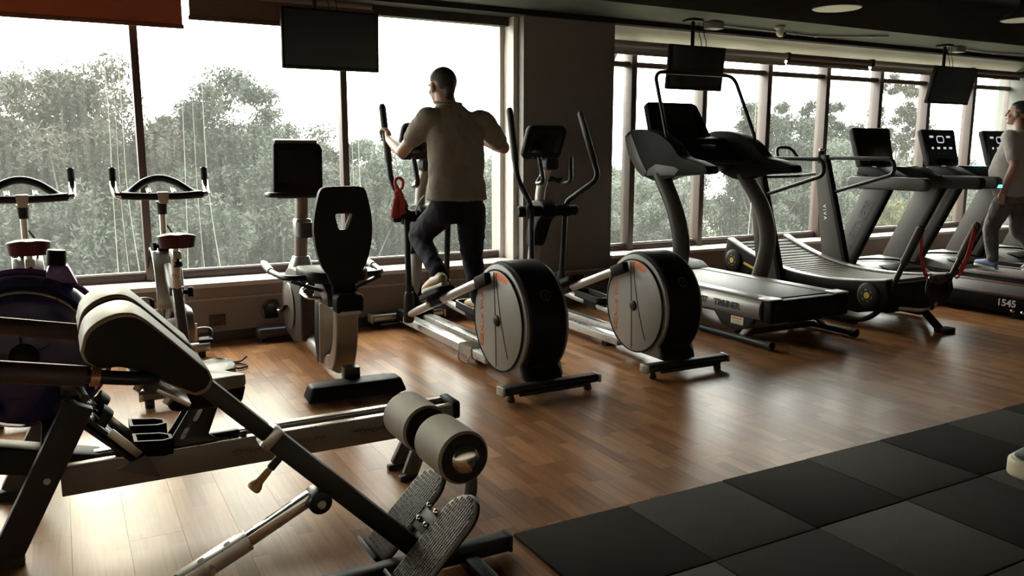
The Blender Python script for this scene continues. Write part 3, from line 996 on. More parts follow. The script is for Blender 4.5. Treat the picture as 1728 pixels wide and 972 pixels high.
    for s, pts, crank, front, py in sides:
        a = MB().tube(fillet(pts, 0.07), 0.0235, 12).build('swing_arm', BLACKM, t)
        g0, g1 = Vector(pts[-2]).lerp(Vector(pts[-1]), 0.25), Vector(pts[-1])
        MB().tube([g0, g0.lerp(g1, .97), g1 + (g1 - g0).normalized() * 0.01], [0.0275, 0.0275, 0.016], 12).build('hand_grip', RUBBER, a)
        MB().cyl((s * 0.2, 1.86 - 0.06 if s < 0 else 1.89, 0.90), (s * 0.2, 1.86 - 0.06 if s < 0 else 1.89, 1.01), 0.036).build('arm_collar', BLACK, a)
        fp = Vector(pts[0])
        MB().tube([(front[0], front[1], front[2] - 0.06), (front[0], front[1], front[2] - 0.04), fp.lerp(Vector(front), .1), fp + V(0, 0, 0.02)], [0.03, 0.042, 0.04, 0.03], 14).build('arm_boot', DGREY, a)
        C, Fp = Vector(crank), Vector(front)
        d = (Fp - C).normalized()
        lk = MB().tube([C + d * 0.10, C + d * 0.16, Fp - d * 0.20, Fp + d * 0.02], [0.024, 0.03, 0.03, 0.022], 14).build('pedal_link', SILVER, t)
        MB().bar(C - d * 0.04, C + d * 0.13, 0.05, 0.075).build('link_joint', BLACK, lk, 0.012)
        # pedal
        n_ = V(1, 0, 0).cross(d)
        if n_.z < 0:
            n_ = -n_
        pc = C + d * ((py - C.y) / d.y) + n_ * 0.055
        foot_d = d
        fn = lambda u, v, s_, pc=pc, d=d, n_=n_: pc + V(1, 0, 0) * v + d * u + n_ * s_
        p = MB().prism(rrect(0.40, 0.155, 0.05), fn, -0.022, -0.004).build('pedal', BLACK, t, 0.005)
        rim_o = rrect(0.40, 0.155, 0.05, 6)
        rim_i = rrect(0.372, 0.127, 0.04, 6)
        MB().prism(rim_o, fn, -0.006, 0.034 if s > 0 else 0.016, hole=rim_i).build('pedal_rim', DGREY, p)
        MB().bar(pc - n_ * 0.06 - d * 0.1, pc - n_ * 0.06 + d * 0.1, 0.06, 0.05).build('pedal_bracket', BLACK, p, 0.008)
    return t


ell_1 = elliptical('silver and black elliptical trainer the man in the polo shirt is using', (2.49, 4.05, 0), 0.0)
ell_2 = elliptical('unused silver and black elliptical trainer in front of the dark column', (3.54, 4.05, 0), math.radians(-1.5))

# cord tied round the rail of the used trainer
cw = thing('tied_cord', 'pale cord wound in many turns round the elliptical base rail', 'cord', (2.405, 4.93, 0.098))
CORD = mat('pale_cord', (0.6, 0.55, 0.47), 0.8)
for k in range(9):
    y = -0.09 + 0.022 * k
    sq = [V(x, y + 0.006 * j, z) for j, (x, z) in enumerate(((-0.054, -0.032), (0.054, -0.032), (0.054, 0.036), (-0.054, 0.036)))]
    MB().tube(fillet(sq + [sq[0]], 0.012, 3), 0.0065, 6).build('cord_turn', CORD, cw)
MB().tube(spline([(-0.056, 0.1, 0.03), (-0.075, 0.07, 0.0), (-0.085, 0.06, -0.05), (-0.06, 0.05, -0.085), (-0.03, 0.02, -0.09), (-0.06, -0.04, -0.05), (-0.056, -0.08, 0.0)], 5), 0.006, 6).build('loose_loop', CORD, cw)

# red towel and its cord over the left pivot
RED = mat('dark_red_cloth', (0.30, 0.035, 0.03), 0.85, var=0.2, scale=30)
tw = thing('red_strap', 'dark red cloth strap hung over the pivot of the used elliptical trainer', 'strap', (2.235, 5.84, 1.0))
for dx, dy, top, bot in ((-0.035, -0.005, 0.16, -0.05), (-0.008, 0.022, 0.20, -0.045), (0.018, -0.015, 0.17, -0.02), (0.042, 0.01, 0.13, 0.03)):
    zs = [bot + (top - bot) * j / 8 for j in range(9)]
    MB().tube([V(dx * (1.25 - 0.9 * j / 8) + 0.004 * math.sin(3 * j + dx * 90), dy, z) for j, z in enumerate(zs)],
              [0.012 + 0.020 * (1 - j / 8) ** 0.7 + 0.003 * math.sin(2.2 * j + dx * 50) for j in range(9)], 10, flat=0.7, flatv=(0, 1, 0)).build('fold', RED, tw)
MB().tube(spline([(0.0, -0.01, 0.15), (-0.03, -0.02, 0.19), (-0.028, -0.01, 0.235), (0.01, 0.0, 0.25), (0.035, 0.0, 0.22), (0.02, -0.02, 0.17)], 5), 0.012, 8).build('loop', RED, tw)
# ================================================================== RECUMBENT BIKE
BROWNP = mat('brown_grey_plastic', (0.040, 0.033, 0.029), 0.45, spec=0.25)
TANP = mat('champagne_painted_steel', (0.23, 0.185, 0.155), 0.36, metal=0.4, var=0.05)
PADB = mat('black_vinyl', (0.011, 0.0095, 0.0095), 0.55, bump=0.25, spec=0.12)
rb = thing('recumbent_bike', 'grey recumbent exercise bike with a black backrest and a tall console', 'exercise bike', (1.45, 4.58, 0), math.radians(-2))
# rear foot: long bevelled block
MB().prism([(-0.30, -0.09), (-0.24, -0.115), (0.24, -0.115), (0.30, -0.09), (0.30, 0.06), (0.22, 0.10), (-0.22, 0.10), (-0.30, 0.06)],
           lambda u, v, s: V(u * (1 - 0.10 * max(0, s - 0.45) / .55), v * (1 - 0.25 * max(0, s - 0.45) / .55), 0.022 + 0.085 * s), 0, 1).build('rear_foot', BLACK, rb, 0.018, 3)
for s in (-1, 1):
    MB().cyl((s * 0.25, 0, 0), (s * 0.25, 0, 0.04), 0.03).build('rubber_foot', RUBBER, rb)
MB().prism(rrect(0.10, 0.09, 0.02), lambda u, v, s: V(u, 0.08 + v, s), 0.09, 0.17).build('post_shoe', BLACKM, rb, 0.006)
# rear post: broad curved blade
pr_ = spline2([(0.13, 0.58), (0.115, 0.46), (0.13, 0.34), (0.17, 0.22), (0.25, 0.12), (0.38, 0.085)], 5)
pf_ = spline2([(0.42, 0.17), (0.32, 0.20), (0.25, 0.27), (0.215, 0.37), (0.20, 0.47), (0.20, 0.58)], 5)
MB().prism(pr_ + pf_, yz, -0.068, 0.068).build('rear_post', TANP, rb, 0.012, 3)
# low beam to the front body
MB().tube(spline([(0, 0.33, 0.12), (0, 0.55, 0.105), (0, 0.9, 0.115), (0, 1.3, 0.15)], 5), 0.055, 18).build('lower_beam', SILVER, rb)
# black inner leg under the seat rail
MB().prism([(0.50, 0.49), (0.66, 0.49), (0.70, 0.20), (0.64, 0.07), (0.55, 0.09)], yz, -0.07, 0.07).build('front_leg', BLACK, rb, 0.012, 2)
MB().prism([(0.495, 0.49), (0.51, 0.49), (0.56, 0.085), (0.545, 0.085)], yz, -0.074, 0.074).build('leg_edge', SILVER, rb, 0.003)
# seat rail, carriage, cushion, backrest
MB().box((0, 0.38, 0.505), (0.13, 0.68, 0.03)).build('seat_rail', SILVER, rb, 0.008)
MB().prism(rrect(0.17, 0.12, 0.03), lambda u, v, s: V(u, 0.09 + s, 0.555 + v), -0.05, 0.06).build('rail_end_cover', BLACK, rb, 0.02, 2)
cs_ = MB().prism([(0.18, 0.52), (0.56, 0.52), (0.50, 0.63), (0.30, 0.645), (0.2, 0.6)], yz, -0.10, 0.10).build('seat_carriage', BROWNP, rb, 0.01, 2)
MB().tube(fillet([(-0.10, 0.34, 0.55), (-0.17, 0.40, 0.55), (-0.19, 0.52, 0.57), (-0.12, 0.60, 0.60)], 0.04), 0.012, 8).build('adjust_lever', CHROME, cs_)
MB().prism(spline2([(-0.21, 0.0), (-0.16, -0.16), (0.0, -0.2), (0.16, -0.16), (0.21, 0.0), (0.20, 0.16), (0.1, 0.22), (0, 0.2), (-0.1, 0.22), (-0.20, 0.16), (-0.21, 0.0)][:-1], 4),
           lambda u, v, s: V(u, 0.42 + v, 0.655 + s + 0.02 * abs(u) * 4 * (1 if s > 0.03 else 0)), 0, 0.06).build('seat_cushion', PADB, rb, 0.018, 3)
half = [(0.0, 1.245), (0.09, 1.243), (0.132, 1.225), (0.155, 1.15), (0.172, 1.06), (0.175, 0.97), (0.16, 0.86), (0.135, 0.78), (0.10, 0.72), (0.08, 0.66)]
hs = spline2(half, 3)
outb = hs + [(-u, v) for u, v in hs[::-1]][:-1]
hole = [(0.05, 1.085), (0.055, 1.07), (0.022, 1.0), (0.01, 0.99), (-0.024, 0.99), (-0.034, 1.0), (-0.05, 1.07), (-0.046, 1.085)]


def bk(u, v, s):
    return V(u, 0.16 - 0.16 * (v - 0.7) * 0.35 + s + 0.25 * u * u, v)


bb_ = MB().prism(outb, bk, -0.012, 0.035, hole=hole).build('backrest', PADB, rb, 0.0)
MB().prism([(u * 0.93, 0.96 + (v - 0.96) * 0.93) for u, v in outb], bk, 0.03, 0.075, hole=[(u * 1.08, 1.04 + (v - 1.04) * 1.08) for u, v in hole]).build('back_cushion', PADB, bb_)
MB().bar(bk(0.052, 1.08, 0.01), bk(0.018, 0.985, 0.01), 0.008, 0.02).build('slot_rib', SILVER, bb_)
MB().box((0, 0.19, 0.66), (0.14, 0.07, 0.22)).build('back_bracket', BLACK, rb, 0.012)
# U-shaped side handles
MB().tube(fillet([(-0.33, 0.95, 0.71), (-0.34, 0.62, 0.69), (-0.30, 0.34, 0.685), (0.30, 0.34, 0.685), (0.34, 0.62, 0.69), (0.33, 0.95, 0.71)], 0.10, 7), 0.018, 10).build('side_handle', BLACKM, rb)
for s in (-1, 1):
    MB().tube([(s * 0.337, 0.66, 0.693), (s * 0.332, 0.9, 0.707), (s * 0.33, 0.96, 0.711)], [0.024, 0.024, 0.018], 10).build('hand_grip', SILVER, rb)
    MB().bar((s * 0.28, 0.34, 0.67), (s * 0.10, 0.34, 0.60), 0.03, 0.02).build('handle_bracket', BLACKM, rb)
# front body
body = spline2([(1.02, 0.13), (1.0, 0.4), (1.02, 0.58), (1.10, 0.63), (1.35, 0.62), (1.52, 0.56), (1.64, 0.42), (1.66, 0.28), (1.58, 0.12), (1.3, 0.07)], 4)
MB().prism(body, yz, -0.085, 0.085).build('body_shroud', BROWNP, rb, 0.02, 3)
for s in (-1, 1):
    MB().prism(circ(1.36, 0.33, 0.17, 36), yz, s * 0.08, s * 0.098).build('side_disc', mat('bronze_disc', (0.11, 0.085, 0.065), 0.4, metal=0.3), rb, 0.006)
    cr = MB().bar((s * 0.12, 1.36, 0.33), (s * 0.12, 1.36 - s * 0.16, 0.33 + s * 0.06), 0.022, 0.035, upv=(s, 0, 0)).build('crank_arm', DGREY, rb, 0.005)
    pc = V(s * 0.20, 1.36 - s * 0.16, 0.33 + s * 0.06)
    MB().cyl((s * 0.12, pc.y, pc.z), (s * 0.25, pc.y, pc.z), 0.01, 8).build('pedal_axle', STEEL, cr)
    MB().box(pc, (0.10, 0.11, 0.03), Matrix.Rotation(0.9, 3, 'X')).build('pedal', BLACK, cr, 0.008)
    MB().tube(spline([pc + V(-0.05, 0.0, 0.03), pc + V(-0.03, -0.06, 0.08), pc + V(0.03, -0.06, 0.08), pc + V(0.05, 0.0, 0.03)], 5), 0.018, 8, flat=0.3, flatv=(0, 1, 0)).build('pedal_strap', RUBBER, cr)
ft = MB().box((0, 1.71, 0.07), (0.56, 0.12, 0.085)).build('front_foot', mat('blue_black_paint', (0.03, 0.03, 0.04), 0.35), rb, 0.03, 3)
for s in (-1, 1):
    MB().cyl((s * 0.24, 1.71, 0.0), (s * 0.24, 1.71, 0.04), 0.028).build('rubber_foot', RUBBER, ft)
MB().box((0, 1.62, 0.12), (0.12, 0.16, 0.09)).build('front_shoe', DGREY, rb, 0.01)
# neck with bottle holder and console
MB().prism(rrect(0.17, 0.22, 0.07), lambda u, v, s: V(u * (1 - .35 * s), 1.36 - 0.04 * s + v * (1 - .45 * s), 0.60 + 0.10 * s), 0, 1).build('neck_collar', SILVER, rb, 0.006)
MB().tube(spline([(0, 1.34, 0.64), (0, 1.29, 0.85), (0, 1.24, 1.02), (0, 1.22, 1.14)], 5), 0.048, 18).build('neck', TANP, rb)
bh = MB().prism(circ(0, 0, 0.062, 24), lambda u, v, s: V(u, 1.16 + v, s), 0.855, 0.955, hole=circ(0, 0, 0.05, 24)).build('bottle_holder', BROWNP, rb)
MB().box((0, 1.24, 0.915), (0.115, 0.12, 0.13)).build('holder_clamp', SILVER, bh, 0.02, 2)
MB().prism(circ(0, 0, 0.055, 20), lambda u, v, s: V(u, 1.16 + v, s), 0.85, 0.862).build('holder_floor', BLACK, bh)
R_ = Matrix.Rotation(math.radians(10), 3, 'X')
kc = V(-0.035, 1.17, 1.315)
con = MB().prism([(-0.165, 0.19), (0.15, 0.19), (0.172, 0.15), (0.178, -0.16), (0.15, -0.195), (-0.14, -0.195), (-0.165, -0.17)],
                 lambda u, v, s: kc + R_ @ V(u, s, v), -0.025, 0.03).build('console', BLACK, rb, 0.014, 2)
MB().prism(rrect(0.27, 0.25, 0.02), lambda u, v, s: kc + R_ @ V(u, s, v + 0.02), -0.029, -0.024).build('display', SCREEN, con)
MB().box(kc + R_ @ V(-0.01, 0.02, 0.2), (0.29, 0.07, 0.022), R_).build('top_ledge', MGREY, con, 0.008)
MB().box(kc + R_ @ V(0, 0.06, -0.02), (0.22, 0.08, 0.26), R_).build('back_cover', DGREY, con, 0.025, 2)
MB().tube(fillet([(0.10, 1.20, 1.14), (0.20, 1.14, 1.14), (0.22, 1.0, 1.15), (0.1, 0.98, 1.15)][:2] + [(0.2, 1.1, 1.14)], 0.02), 0.014, 8).build('console_stub', BLACKM, rb)
MB().tube(fillet([(0.12, 1.22, 1.145), (-0.19, 1.24, 1.145), (-0.25, 1.18, 1.15), (-0.25, 1.05, 1.155), (-0.18, 1.02, 1.155), (0.12, 1.05, 1.15)], 0.06, 6), 0.0185, 10).build('console_handle', BLACKM, rb)

# ================================================================== SPIN BIKES
SADDLE = mat('dark_red_saddle_vinyl', (0.055, 0.010, 0.009), 0.5, spec=0.25)
BIKEG = mat('grey_bike_frame', (0.16, 0.14, 0.125), 0.35, metal=0.3)


def spin_bike(label, loc, rz, seat_z=0.94, bar_z=1.17):
    t = thing('spin_bike', label, 'spin bike', loc, rz, group='spin bikes')
    # feet (local y runs forward, rider sits at y = -0.15)
    for y, nm in ((-0.52, 'rear_foot'), (0.56, 'front_foot')):
        f = MB().tube([(-0.26, y, 0.075), (0.26, y, 0.075)], 0.034, 14).build(nm, BIKEG if y < 0 else SILVER, t)
        for s in (-1, 1):
            MB().cyl((s * 0.275, y, 0.075), (s * 0.255, y, 0.075), 0.036, 14).build('end_cap', STEEL, f)
            MB().cyl((s * 0.22, y, 0.0), (s * 0.22, y, 0.045), 0.026, 12).build('levelling_foot', RUBBER, f)
    MB().bar((0, -0.52, 0.095), (0, 0.56, 0.095), 0.06, 0.05).build('bottom_beam', BIKEG, t, 0.008)
    # frame
    MB().bar((0, -0.50, 0.10), (0, -0.18, 0.62), 0.06, 0.085, upv=(0, 1, 0)).build('seat_tube', BIKEG, t, 0.015)
    MB().bar((0, 0.50, 0.10), (0, 0.36, 0.80), 0.06, 0.08, upv=(0, 1, 0)).build('head_tube', BLACKM, t, 0.015)
    MB().bar((0, -0.22, 0.50), (0, 0.36, 0.74), 0.055, 0.075).build('top_tube', BIKEG, t, 0.015)
    MB().bar((0, -0.20, 0.42), (0, 0.38, 0.30), 0.05, 0.06).build('down_tube', BIKEG, t, 0.012)
    # flywheel with guard
    fwy, fwz, fr_ = 0.44, 0.53, 0.25
    fw_ = MB().prism(circ(fwy, fwz, fr_, 40), yz, -0.02, 0.02).build('flywheel', STEEL, t, 0.006)
    MB().prism(circ(fwy, fwz, fr_ * 0.7, 32), yz, -0.026, 0.026).build('flywheel_web', BLACKM, fw_, 0.004)
    gp = circ(fwy, fwz, fr_ + 0.035, 20, 20, 200) + circ(fwy, fwz, fr_ + 0.012, 20, 200, 20)
    MB().prism(gp, yz, -0.085, 0.085).build('wheel_guard', SILVER, t, 0.012, 2)
    # drive cover
    cv = spline2([(-0.18, 0.36), (-0.12, 0.46), (0.05, 0.47), (0.40, 0.43), (0.46, 0.37), (0.40, 0.31), (0.05, 0.24), (-0.12, 0.26)], 4)
    MB().prism(cv, yz, 0.045, 0.095).build('chain_cover', BIKEG, t, 0.012, 2)
    for s in (-1, 1):
        cr = MB().bar((s * 0.11, -0.02, 0.36), (s * 0.12, -0.02 + s * 0.10, 0.36 - s * 0.13), 0.018, 0.03, upv=(s, 0, 0)).build('crank_arm', STEEL, t, 0.004)
        pc = V(s * 0.18, -0.02 + s * 0.10, 0.36 - s * 0.13)
        MB().box(pc, (0.09, 0.10, 0.024)).build('pedal', BLACK, cr, 0.006)
        MB().tube(spline([pc + V(-0.045, 0.03, 0.01), pc + V(-0.04, 0.08, 0.06), pc + V(0.04, 0.08, 0.06), pc + V(0.045, 0.03, 0.01)], 5), 0.014, 6, flat=0.35, flatv=(0, 0, 1)).build('toe_cage', BLACKM, cr)
    # saddle post with slide
    MB().cyl((0, -0.19, 0.55), (0, -0.23, seat_z - 0.10), 0.026, 14).build('saddle_post', STEEL, t)
    MB().cyl((0, -0.18, 0.585), (0, -0.185, 0.635), 0.042, 16).build('post_collar', BLACK, t)
    k = MB().lathe([(0.012, 0), (0.014, 0.03), (0.03, 0.035), (0.032, 0.06), (0.026, 0.066)], (0.03, -0.19, 0.60), (1, -0.25, 0), 14).build('post_knob', BLACK, t)
    sl = MB().box((0, -0.23, seat_z - 0.10), (0.05, 0.20, 0.045)).build('saddle_slide', SILVER, t, 0.008)
    MB().lathe([(0.01, 0), (0.01, 0.02), (0.026, 0.025), (0.026, 0.045)], (0, -0.32, seat_z - 0.12), (0, -0.5, -1), 14).build('slide_knob', BLACK, sl)
    MB().cyl((0, -0.25, seat_z - 0.09), (0, -0.25, seat_z - 0.02), 0.018, 10).build('saddle_stem', STEEL, t)
    half = [(0.0, -0.13), (0.06, -0.135), (0.125, -0.10), (0.128, -0.04), (0.08, 0.02), (0.035, 0.08), (0.025, 0.14), (0.0, 0.155)]
    hs_ = spline2(half, 4)
    so_ = hs_ + [(-u, v) for u, v in hs_[::-1]][1:-1]
    sd = MB().prism(so_, lambda u, v, s: V(0.8 * u * (1 - 0.12 * (1 - s)), -0.28 + v * (1 - 0.06 * (1 - s)), seat_z - 0.05 + 0.085 * s - 0.12 * max(0, v) * s - 0.9 * u * u * s - 0.012 * math.exp(-(u / 0.018) ** 2) * s), 0, 1).build('saddle', SADDLE, t, 0.012, 3)
    for s in (-1, 1):
        MB().tube(spline([(s * 0.05, -0.36, seat_z - 0.035), (s * 0.03, -0.30, seat_z - 0.055), (s * 0.025, -0.22, seat_z - 0.055), (s * 0.02, -0.16, seat_z - 0.035)], 4), 0.005, 6).build('saddle_rail', CHROME, sd)
    # handlebar post and bars
    MB().cyl((0, 0.36, 0.74), (0, 0.335, bar_z - 0.09), 0.021, 14).build('handlebar_post', STEEL, t)
    MB().cyl((0, 0.36, 0.80), (0, 0.357, 0.86), 0.04, 16).build('head_collar', BLACK, t)
    MB().lathe([(0.01, 0), (0.012, 0.03), (0.028, 0.035), (0.028, 0.06)], (-0.02, 0.35, 0.83), (-1, -0.3, 0), 14).build('head_knob', BLACK, t)
    MB().cyl((0, 0.336, bar_z - 0.13), (0, 0.334, bar_z - 0.045), 0.03, 14, 0.036).build('bar_socket', BLACKM, t)
    hb = MB().tube(fillet([(-0.24, 0.22, bar_z + 0.0), (-0.10, 0.24, bar_z - 0.01), (0.10, 0.24, bar_z - 0.01), (0.24, 0.22, bar_z)], 0.06), 0.0235, 12).build('handlebar', BLACKM, t)
    MB().tube(fillet([(-0.24, 0.22, bar_z), (-0.20, 0.33, bar_z + 0.0), (-0.10, 0.40, bar_z + 0.075), (-0.03, 0.42, bar_z + 0.10), (0.03, 0.42, bar_z + 0.10), (0.10, 0.40, bar_z + 0.075), (0.20, 0.33, bar_z), (0.24, 0.22, bar_z)], 0.06), 0.0235, 12).build('upper_bar', BLACKM, hb)
    for s in (-1, 1):
        MB().tube(fillet([(s * 0.235, 0.22, bar_z), (s * 0.27, 0.24, bar_z + 0.0), (s * 0.278, 0.35, bar_z + 0.05), (s * 0.275, 0.37, bar_z + 0.17)], 0.05), 0.02, 10).build('bar_end', CHROME, hb)
        MB().tube([(s * 0.2765, 0.36, bar_z + 0.085), (s * 0.2755, 0.369, bar_z + 0.165), (s * 0.275, 0.37, bar_z + 0.172)], [0.0235, 0.0235, 0.015], 10).build('hand_grip', RUBBER, hb)
        MB().cyl((s * 0.075, 0.25, bar_z + 0.005), (s * 0.075, 0.35, bar_z + 0.035), 0.016, 8).build('elbow_rest', SILVER, hb)
    MB().prism([(-0.035, 0.02), (0.035, 0.02), (0.026, -0.055), (-0.026, -0.055)], lambda u, v, s: V(u, 0.20 + s - 0.2 * v, bar_z + v), -0.01, 0.06).build('bar_clamp', SILVER, t, 0.006)
    MB().tube(spline([(0.02, 0.30, bar_z - 0.2), (0.06, 0.32, bar_z - 0.3), (0.03, 0.38, 0.66), (0.0, 0.42, 0.64)], 5), 0.006, 6).build('brake_cable', BLACKM, t)
    return t


spin_bike('spin bike with a dark red saddle standing in front of the first window post', (0.575, 5.46, 0), 0.0)
spin_bike('spin bike with a dark red saddle half hidden at the picture edge', (-0.19, 5.46, 0), math.radians(3))
cb = thing('power_cable', 'short black cable lying coiled by the spin bike', 'cable', (0.92, 5.72, 0.0))
MB().tube(spline([(-0.08, 0.05, 0.02), (0, 0.0, 0.012), (0.07, -0.06, 0.012), (0.1, -0.14, 0.012), (0.04, -0.18, 0.012), (-0.02, -0.12, 0.02), (0.0, -0.05, 0.025), (0.08, 0.0, 0.015), (0.13, 0.02, 0.04)], 6), 0.007, 6).build('cord', BLACKM, cb)
MB().box((-0.09, 0.05, 0.025), (0.05, 0.035, 0.03)).build('plug', SILVER, cb, 0.006)
# ================================================================== BACK EXTENSION BENCH (foreground)
PADV = mat('tan_pad_vinyl', (0.20, 0.138, 0.075), 0.5, var=0.06, scale=10, bump=0.12, spec=0.25)  # the vinyl's own even tan
PADS = mat('pad_side_shade_and_disc', (0.014, 0.0105, 0.008), 0.6, bump=0.2, spec=0.12)  # brown of the roller discs; on the pads, side shade held in the colour
FOAM = mat('tan_foam_roller', (0.20, 0.152, 0.108), 0.65, var=0.08, scale=14, bump=0.2)
TREADP = mat('grey_brown_foot_rubber', (0.13, 0.112, 0.092), 0.6, var=0.1)
BRASS = mat('yellow_brown_knob', (0.30, 0.16, 0.045), 0.4)
be = thing('back_extension_bench', 'angled back extension bench with two tan hip pads and foam foot rollers in the foreground', 'gym bench', (0, 2.46, 0))


def xz(u, v, t):
    return V(u, t, v)


prof = spline2([(0.012, 0.965), (0.028, 1.012), (0.066, 1.042), (0.114, 1.053), (0.155, 1.038), (0.215, 0.978), (0.27, 0.918), (0.308, 0.878)], 5) + \
    spline2([(0.316, 0.852), (0.302, 0.826), (0.272, 0.815)], 4) + spline2([(0.215, 0.850), (0.154, 0.888), (0.10, 0.915), (0.05, 0.918), (0.02, 0.938)], 4)
for nm, y0, y1, lb in (('hip_pad', -0.255, -0.045, None), ('hip_pad', 0.045, 0.255, None)):
    c = MB().prism(prof, xz, y0, y1)
    o = c.build(nm, PADV, be, 0.014, 4)
    # dark inset sheets paint shade onto the sides of the tan pads
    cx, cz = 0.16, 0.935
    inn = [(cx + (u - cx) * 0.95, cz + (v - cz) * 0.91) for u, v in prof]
    MB().prism(inn, xz, y0 - 0.003, y0 + 0.012).build('side_shade', PADS, o, 0.003)
    MB().prism(inn, xz, y1 - 0.012, y1 + 0.003).build('side_shade', PADS, o, 0.003)
    ym = (y0 + y1) / 2
    br = MB().bar((0.12, ym, 0.875), (0.26, ym, 0.78), 0.12, 0.012, upv=(1, 0, 1)).build('pad_bracket', STEEL, be, 0.002)
    for k in (0.25, 0.75):
        p = V(0.12, ym, 0.872).lerp(V(0.26, ym, 0.778), k)
        MB().cyl(p - V(0.02, 0, 0.025), p, 0.011, 6).build('bolt', CHROME, br)
# cross tube under the pads and handles
MB().tube([(0.165, -0.24, 0.855), (0.165, 0.24, 0.855)], 0.02, 12).build('pad_cross_tube', BLACKM, be)
for s in (-1, 1):
    h = MB().tube(fillet([(0.165, s * 0.20, 0.855), (0.175, s * 0.262, 0.878), (0.10, s * 0.275, 0.893), (-0.36, s * 0.28, 0.985)], 0.05), 0.018, 12).build('handle', BLACKM, be)
    MB().tube([(0.02, s * 0.2765, 0.909), (-0.37, s * 0.28, 0.987), (-0.385, s * 0.28, 0.990)], [0.026, 0.026, 0.018], 14).build('foam_grip', mat('red_black_foam', (0.03, 0.013, 0.012), 0.6), h)
    MB().cyl((0.05, s * 0.276, 0.903), (0.03, s * 0.2765, 0.907), 0.024, 12).build('grip_collar', mat('copper_collar', (0.35, 0.17, 0.09), 0.35, metal=0.6), h)
# main beam: outer tube with a thinner tube sliding in it
up_ = V(0.315, 0, 0.785)
lo_ = V(1.03, 0, 0.045)
dn = (lo_ - up_).normalized()
MB().bar(up_ - dn * 0.05, up_ + dn * 0.40, 0.05, 0.05, upv=(1, 0, 1)).build('inner_tube', BLACKM, be, 0.005)
c0 = up_ + dn * 0.27
bm_ = MB().bar(c0, lo_, 0.062, 0.066, upv=(1, 0, 1)).build('main_beam', BLACKM, be, 0.007)
MB().bar(c0 - dn * 0.012, c0 + dn * 0.022, 0.072, 0.076, upv=(1, 0, 1)).build('beam_collar', STEEL, be, 0.004)
pn = V(-0.70, 0, -0.72).normalized()
kb = c0 + dn * 0.075
MB().cyl(kb + pn * 0.03, kb + pn * 0.075, 0.013, 12).build('pin_barrel', BLACKM, bm_)
MB().lathe([(0.009, 0.0), (0.011, 0.012), (0.013, 0.05), (0.02, 0.062), (0.022, 0.075), (0.018, 0.082)], kb + pn * 0.075, pn, 16).build('pull_pin_knob', BRASS, bm_)
# stay with telescopic tube
s0, s1, s2 = V(0.625, 0, 0.365), V(0.40, 0, 0.255), V(0.0, 0, 0.075)
MB().prism(circ(0.645, 0.352, 0.038, 16), xz, -0.04, 0.04).build('stay_bracket', BLACKM, be, 0.006)
MB().cyl((0.645, -0.05, 0.352), (0.645, 0.05, 0.352), 0.014, 10).build('pivot_bolt', STEEL, be)
MB().bar(s0, s1, 0.04, 0.04, upv=(-1, 0, 2)).build('stay_inner_tube', CHROME, be, 0.005)
st = MB().bar(s1 + (s0 - s1) * 0.12, s2, 0.054, 0.054, upv=(-1, 0, 2)).build('stay_outer_tube', STEEL, be, 0.005)
d_ = (s2 - s1).normalized()
nn = V(0, 1, 0).cross(d_)
nn = nn if nn.z > 0 else -nn
for k in range(4):
    p = s1 + d_ * (0.03 + 0.085 * k) + nn * 0.0272
    MB().cyl(p - nn * 0.004, p + nn * 0.0012, 0.011, 12).build('adjust_hole', BLACKP, st)
MB().cyl(s1 + d_ * 0.10 + V(0, -0.055, 0), s1 + d_ * 0.10 + V(0, -0.025, 0), 0.012, 10).build('lock_screw', CHROME, st)
# base
MB().bar((-0.08, 0, 0.045), (1.33, 0, 0.045), 0.06, 0.06).build('base_tube', BLACKM, be, 0.008)
MB().box((1.335, 0, 0.045), (0.016, 0.066, 0.066)).build('base_end_cap', RUBBER, be, 0.006)
for x, w in ((0.0, 0.56), (1.16, 0.5)):
    MB().bar((x, -w / 2, 0.03), (x, w / 2, 0.03), 0.055, 0.045).build('cross_foot', BLACKM, be, 0.008)
    for s in (-1, 1):
        MB().box((x, s * w / 2, 0.024), (0.06, 0.03, 0.048)).build('rubber_foot', RUBBER, be, 0.006)
